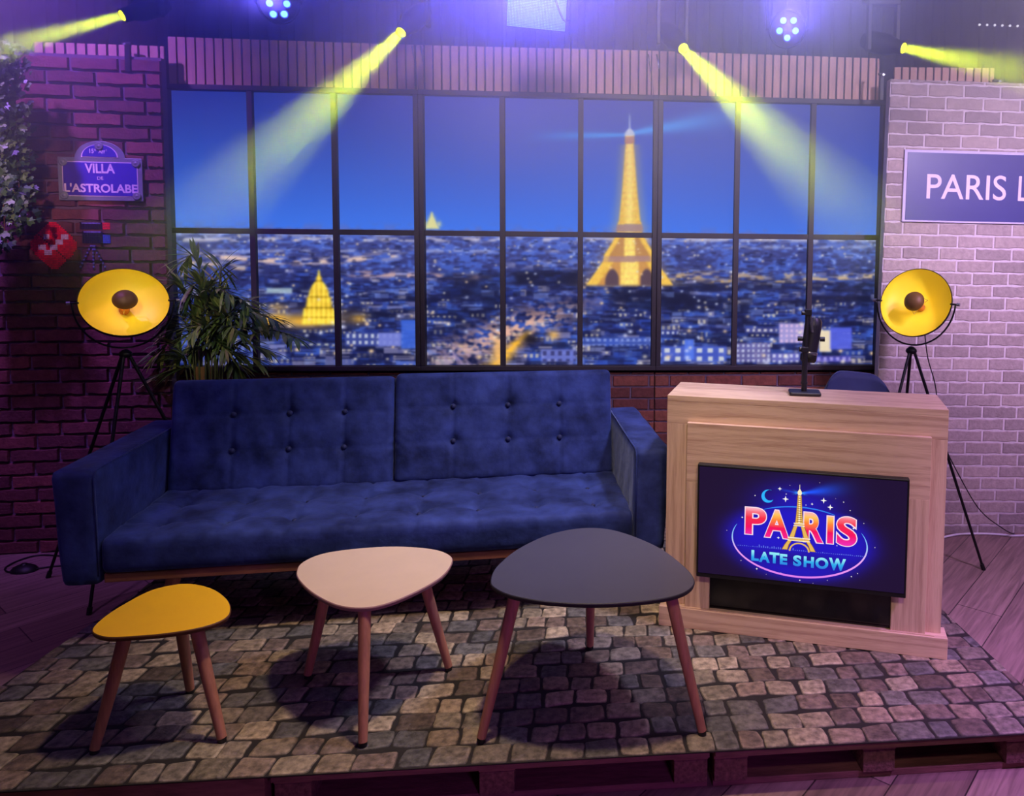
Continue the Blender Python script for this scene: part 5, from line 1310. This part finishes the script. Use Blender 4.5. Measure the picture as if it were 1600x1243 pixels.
M_lens_b = glow('icy_led_lens', (0.25, 0.75, 1.0, 1), 2.2)
M_lens_rim = glow('blue_led_rim', (0.05, 0.05, 1.0, 1), 1.2)
def par(label, u, v, Y, spots, scale, power):
    p = at_y(u, v, Y); root = thing('par_light', label, 'stage light', p, 0, 'round LED stage lamps facing the room')
    d = (CAM_P - p); d.z -= 0.4; d.normalize(); M = axis_matrix((0, 0, 0), d)
    MB().lathe([(0.0005, -0.002), (0.070, -0.002), (0.075, 0.008), (0.079, 0.006), (0.079, -0.04), (0.060, -0.11), (0.0005, -0.115)], M, 32).build('housing', M_black, root, smooth=True, autosmooth=40)
    MB().box((-0.09, -0.012, 0.0), (-0.082, 0.012, 0.16)).build('bracket_arm', M_black, root); MB().box((0.082, -0.012, 0.0), (0.09, 0.012, 0.16)).build('bracket_arm', M_black, root)
    MB().box((-0.09, -0.012, 0.16), (0.09, 0.012, 0.168)).build('bracket_bar', M_black, root)
    MB().tube([(0, 0, 0.168), (0, 0, CEIL - p.z)], 0.012, 10).build('drop_rod', M_black, root)
    for (du, dv) in spots:
        c = at_plane(u + du, v + dv, p + d*0.004, d) - p
        Mc = axis_matrix(c, d); ln = MB().lathe([(0.0005, 0.008), (0.008, 0.007), (0.0125, 0.003), (0.0130, 0.0)], Mc, 18).build('led_lens', M_lens_b, root, smooth=True)
        MB().lathe([(0.0132, 0.0), (0.0132, 0.004), (0.0165, 0.004), (0.0165, 0.0)], Mc, 18).build('lens_ring', M_lens_rim, ln, smooth=True)
    ld = bpy.data.lights.new('par', 'SPOT'); ld.energy = power; ld.color = (0.16, 0.12, 1.0); ld.spot_size = math.radians(84); ld.spot_blend = 1.0; ld.shadow_soft_size = 0.05
    lo = bpy.data.objects.new('par_lamp', ld); C.objects.link(lo); lo.location = p + d*0.03; lo.rotation_euler = Vector((d.x*0.3, -1, 0.22)).to_track_quat('-Z', 'Y').to_euler()
par('round blue LED lamp at the top, left of the centre', 435, 6, 3.15, [(-14,-1), (13,0), (-8,16), (9,16), (-12,-14), (14,-13)], 1, 110)
par('round blue LED lamp at the top right, five lenses lit', 1230, 46, 3.35, [(-6,-14), (10,-14), (-12,2), (13,2), (0,13)], 1, 110)

def led_panel():
    Y = 3.1; c = at_y(840, 8, Y); root = thing('led_panel', 'square blue-white LED light panel hanging at the top centre', 'stage light', c, 0)
    d = (CAM_P - c); d.z -= 0.2; d.normalize(); M = axis_matrix((0, 0, 0), d)
    rt = Vector((0, 0, 1)).cross(d).normalized()*1.0; up = d.cross(rt); 
    Mx = Matrix((( rt.x, up.x, d.x, 0), (rt.y, up.y, d.y, 0), (rt.z, up.z, d.z, 0), (0, 0, 0, 1)))
    hw = 44.5/F*Y; hh = 0.12
    b = Mx @ Vector((0, 0, 0)); lowpt = (at_plane(840, 45, c, d) - c); off = lowpt.dot(up) + hh
    T = Mx @ Matrix.Translation((0, off, 0)) @ Matrix.Rotation(math.radians(-3), 4, 'Z')
    MB().box((-hw-0.004, -hh-0.004, -0.05), (hw+0.004, hh+0.004, -0.001), M=T).build('housing', M_black, root)
    MB().box((-hw, -hh, -0.0009), (hw, hh, 0.0), M=T).build('panel_face', glow('panel_blue', (0.0, 0.10, 0.40, 1), 1.0), root)
    m = MB(); n = 40; ny = 42; p = 2*hw/n
    for i in range(n):
        for j in range(ny):
            x = -hw + (i+0.5)*p; y = -hh + (j+0.5)*(2*hh/ny); s_ = p*0.30
            m.add([T @ Vector((x-s_, y-s_, 0.001)), T @ Vector((x+s_, y-s_, 0.001)), T @ Vector((x+s_, y+s_, 0.001)), T @ Vector((x-s_, y+s_, 0.001))], [(0,1,2,3)])
    o = m.build('led_dots', glow('led_dot', (0.45, 0.85, 0.95, 1), 0.9), root); o['kind'] = 'stuff'
    MB().tube(spline([T @ Vector((hw*0.45, hh, 0.012)), T @ Vector((hw*0.55, 0.02, 0.02)), T @ Vector((hw*0.9, -hh*0.60, 0.012)), T @ Vector((hw*1.15, -hh*0.65, -0.02))], 8, False), 0.004, 8).build('cable', M_blackp, root, smooth=True)
    MB().tube([T @ Vector((0, hh, -0.03)), (0, 0, CEIL - c.z)], 0.012, 10).build('drop_rod', M_black, root)
    ld = bpy.data.lights.new('panel', 'AREA'); ld.shape = 'RECTANGLE'; ld.size = 2*hw; ld.size_y = 2*hh; ld.energy = 60; ld.color = (0.03, 0.03, 1.0); ld.spread = math.radians(100)
    lo = bpy.data.objects.new('panel_lamp', ld); C.objects.link(lo); Pm = T @ Vector((0, 0, 0.02)); lo.location = c + Pm; lo.rotation_euler = Vector((0.0, -1, 0.12)).to_track_quat('-Z', 'Y').to_euler()
led_panel()

# string of tiny lights at the top right
def tiny_lights():
    a = at_y(1530, 39, 3.9); b = at_y(1625, 42, 3.9); root = thing('light_string', 'short row of tiny white lights at the top right corner', 'lights', a, 0)
    m = MB(); m.tube([Vector((0, 0, 0)), b - a], 0.002, 6); m.build('wire', M_blackp, root)
    m = MB()
    for i in range(9):
        p = (b - a)*(i/8); m.lathe([(0.0005, 0.006), (0.005, 0.004), (0.006, 0), (0.005, -0.004), (0.0005, -0.006)], Matrix.Translation(p + Vector((0, -0.004, 0))), 10)
    m.build('bulbs', glow('tiny_bulb', (0.9, 0.85, 1.0, 1), 1.3), root)
tiny_lights()

# clamps holding the flats together
def clamp(label, u, v, Y, hgt, mt, w=0.020):
    p = at_y(u, v, Y); r = thing('flat_clamp', label, 'clamp', p, 0, 'clamps and brackets on top of the flats')
    MB().box((-w/2, -0.010, -hgt), (w/2, 0.004, 0)).build('jaw', mt, r, bevel=0.002); MB().tube([(0, -0.03, -0.015), (0, 0.02, -0.015)], 0.006, 10).build('screw', M_chrome, r)
    MB().box((-w*0.9, -0.014, -0.012), (w*0.9, 0.006, 0.0)).build('head', mt, r, bevel=0.002)
clamp('dark clamp at the top of the dark brick wall, right of the strip\'s middle', 200, 66, 3.78, 0.14, M_black, 0.026)
clamp('dark clamp at the top of the pale brick wall, far right', 1559, 124, 4.10, 0.065, M_black, 0.030)
clamp('dark bracket at the corner between the window and the pale brick wall', 1378, 114, 3.93 + 0.12, 0.14, M_black, 0.020)
def hook(label, u, v, Y):
    p = at_y(u, v, Y); r = thing('safety_hook', label, 'hook', p, 0, 'thin wire hooks where the flats meet')
    MB().tube([(0, 0, 0), (0.010, 0, -0.05), (0.012, 0, -0.075)], 0.0042, 8).build('pin', M_chrome, r, smooth=True)
    MB().tube([(-0.042, 0, 0), (-0.036, 0, -0.05)], 0.003, 8).build('pin', M_chrome, r, smooth=True)
    MB().tube([(-0.036, 0, -0.05), (-0.020, 0, -0.14), (-0.012, 0.004, -0.225)], 0.0012, 6).build('wire', M_chrome, r, smooth=True)
hook('thin steel hook and wire where the left and middle slatted strips meet', 657, 72, 3.93)
hook('thin steel hook and wire where the middle and right slatted strips meet', 1026, 85, 4.02)

# ------------------------------------------------------------------ haze filling the set
if HAZE:
    m = MB().box((-4.2, 1.0, 1.30), (3.9, 3.86, CEIL - 0.02)); hm = bpy.data.materials.new('stage_haze'); hm.use_nodes = True; N = hm.node_tree.nodes; L = hm.node_tree.links
    N.remove(N['Principled BSDF']); vsx = N.new('ShaderNodeVolumeScatter'); vsx.inputs['Density'].default_value = 0.16; vsx.inputs['Anisotropy'].default_value = 0.15; vsx.inputs['Color'].default_value = (0.95, 0.95, 1, 1)
    tc = N.new('ShaderNodeTexCoord'); sp = N.new('ShaderNodeSeparateXYZ'); L.new(tc.outputs['Object'], sp.inputs[0])
    mr = N.new('ShaderNodeMapRange'); mr.interpolation_type = 'SMOOTHSTEP'; L.new(sp.outputs[2], mr.inputs['Value'])
    mr.inputs['From Min'].default_value = 1.30; mr.inputs['From Max'].default_value = 2.9; mr.inputs['To Min'].default_value = 0.0; mr.inputs['To Max'].default_value = 0.36
    L.new(mr.outputs['Result'], vsx.inputs['Density'])
    L.new(vsx.outputs[0], N['Material Output'].inputs['Volume'])
    hz = m.build('haze', hm); tag(hz, 'thin stage haze hanging in the light beams above the set', 'haze', kind='stuff')

# ------------------------------------------------------------------ lighting
def spot(loc, target, e, col, size, blend=0.5, soft=0.1):
    ld = bpy.data.lights.new('stage_spot', 'SPOT'); ld.energy = e; ld.color = col; ld.spot_size = math.radians(size); ld.spot_blend = blend; ld.shadow_soft_size = soft
    lo = bpy.data.objects.new('stage_spot', ld); C.objects.link(lo); lo.location = loc; d = Vector(target) - Vector(loc); lo.rotation_euler = d.to_track_quat('-Z', 'Y').to_euler(); return lo
def area(loc, target, e, col, sx, sy):
    ld = bpy.data.lights.new('stage_wash', 'AREA'); ld.shape = 'RECTANGLE'; ld.size = sx; ld.size_y = sy; ld.energy = e; ld.color = col
    lo = bpy.data.objects.new('stage_wash', ld); C.objects.link(lo); lo.location = loc; d = Vector(target) - Vector(loc); lo.rotation_euler = d.to_track_quat('-Z', 'Y').to_euler(); return lo
WARM = (1.0, 0.74, 0.52)
WARM = (1.0, 0.76, 0.50)
spot((-0.15, 2.05, 3.25), (-0.50, 2.5, 0.1), 305, WARM, 64, 0.95, 0.09)            # key over the tables
spot((0.4, 0.0, 2.7), (0.68, 2.8, 0.55), 150, (1.0, 0.78, 0.56), 33, 0.9, 0.12)    # front light on the desk
spot((2.2, 1.6, 3.1), (1.9, 3.6, 0.4), 430, (0.66, 0.38, 1.0), 80, 0.9, 0.12)      # violet wash right
spot((2.6, 0.6, 2.6), (2.5, 4.0, 1.6), 480, (0.88, 0.68, 1.0), 46, 0.9, 0.12)
spot((2.2, 1.4, 2.6), (1.6, 3.9, 3.0), 650, (0.78, 0.64, 1.0), 96, 1.0, 0.12)     # added unseen lamp to brighten the haze, right
spot((-2.75, 2.7, 3.28), (-2.80, 3.78, 2.1), 430, (0.40, 0.15, 1.0), 72, 0.9, 0.05)  # violet rake on the left brick
spot((1.0, 2.5, 3.2), (-0.5, 3.2, 0.45), 410, (0.66, 0.66, 1.0), 50, 0.95, 0.12)   # cool light on the sofa
spot((-0.2, 0.8, 3.1), (-0.2, 4.0, 2.8), 800, (0.80, 0.64, 0.85), 74, 1.0, 0.12)  # added unseen lavender lamp, lifts the haze and slatted strips
spot((-1.0, 0.4, 2.5), (-2.1, 3.6, 1.25), 170, (1.0, 0.90, 0.72), 13, 0.8, 0.08)    # small front light on the palm
spot((-1.3, 0.6, 2.5), (-2.88, 3.8, 1.75), 420, (1.0, 0.55, 0.62), 11, 0.9, 0.08)  # added narrow lamp, only there to brighten the mosaic
spot((-2.4, 1.4, 3.1), (-2.9, 3.2, 0.0), 90, (0.62, 0.25, 1.0), 50, 0.9, 0.12)
spot((1.9, 1.2, 3.0), (1.55, 2.1, 0.1), 520, (0.62, 0.26, 1.0), 46, 0.95, 0.12)
spot((0.6, 0.2, 1.0), (-0.2, 2.0, 0.15), 30, (0.55, 0.14, 0.95), 60, 0.9, 0.15)     # low violet from the front
w = bpy.data.worlds.new('world'); sc.world = w; w.use_nodes = True
bg = w.node_tree.nodes['Background']; bg.inputs[0].default_value = (0.25, 0.12, 0.45, 1); bg.inputs[1].default_value = 0.07
sc.view_settings.view_transform = 'Standard'; sc.view_settings.look = 'None'; sc.view_settings.gamma = 1.0; sc.view_settings.use_curve_mapping = False
sc.view_settings.exposure = 0.0
sc.cycles.max_bounces = 6; sc.cycles.diffuse_bounces = 3; sc.cycles.volume_bounces = 0
sc.cycles.use_denoising = True
sc.cycles.sample_clamp_indirect = 4.0
for q in [(1043,617),(75,902),(655,360)]:
    pass
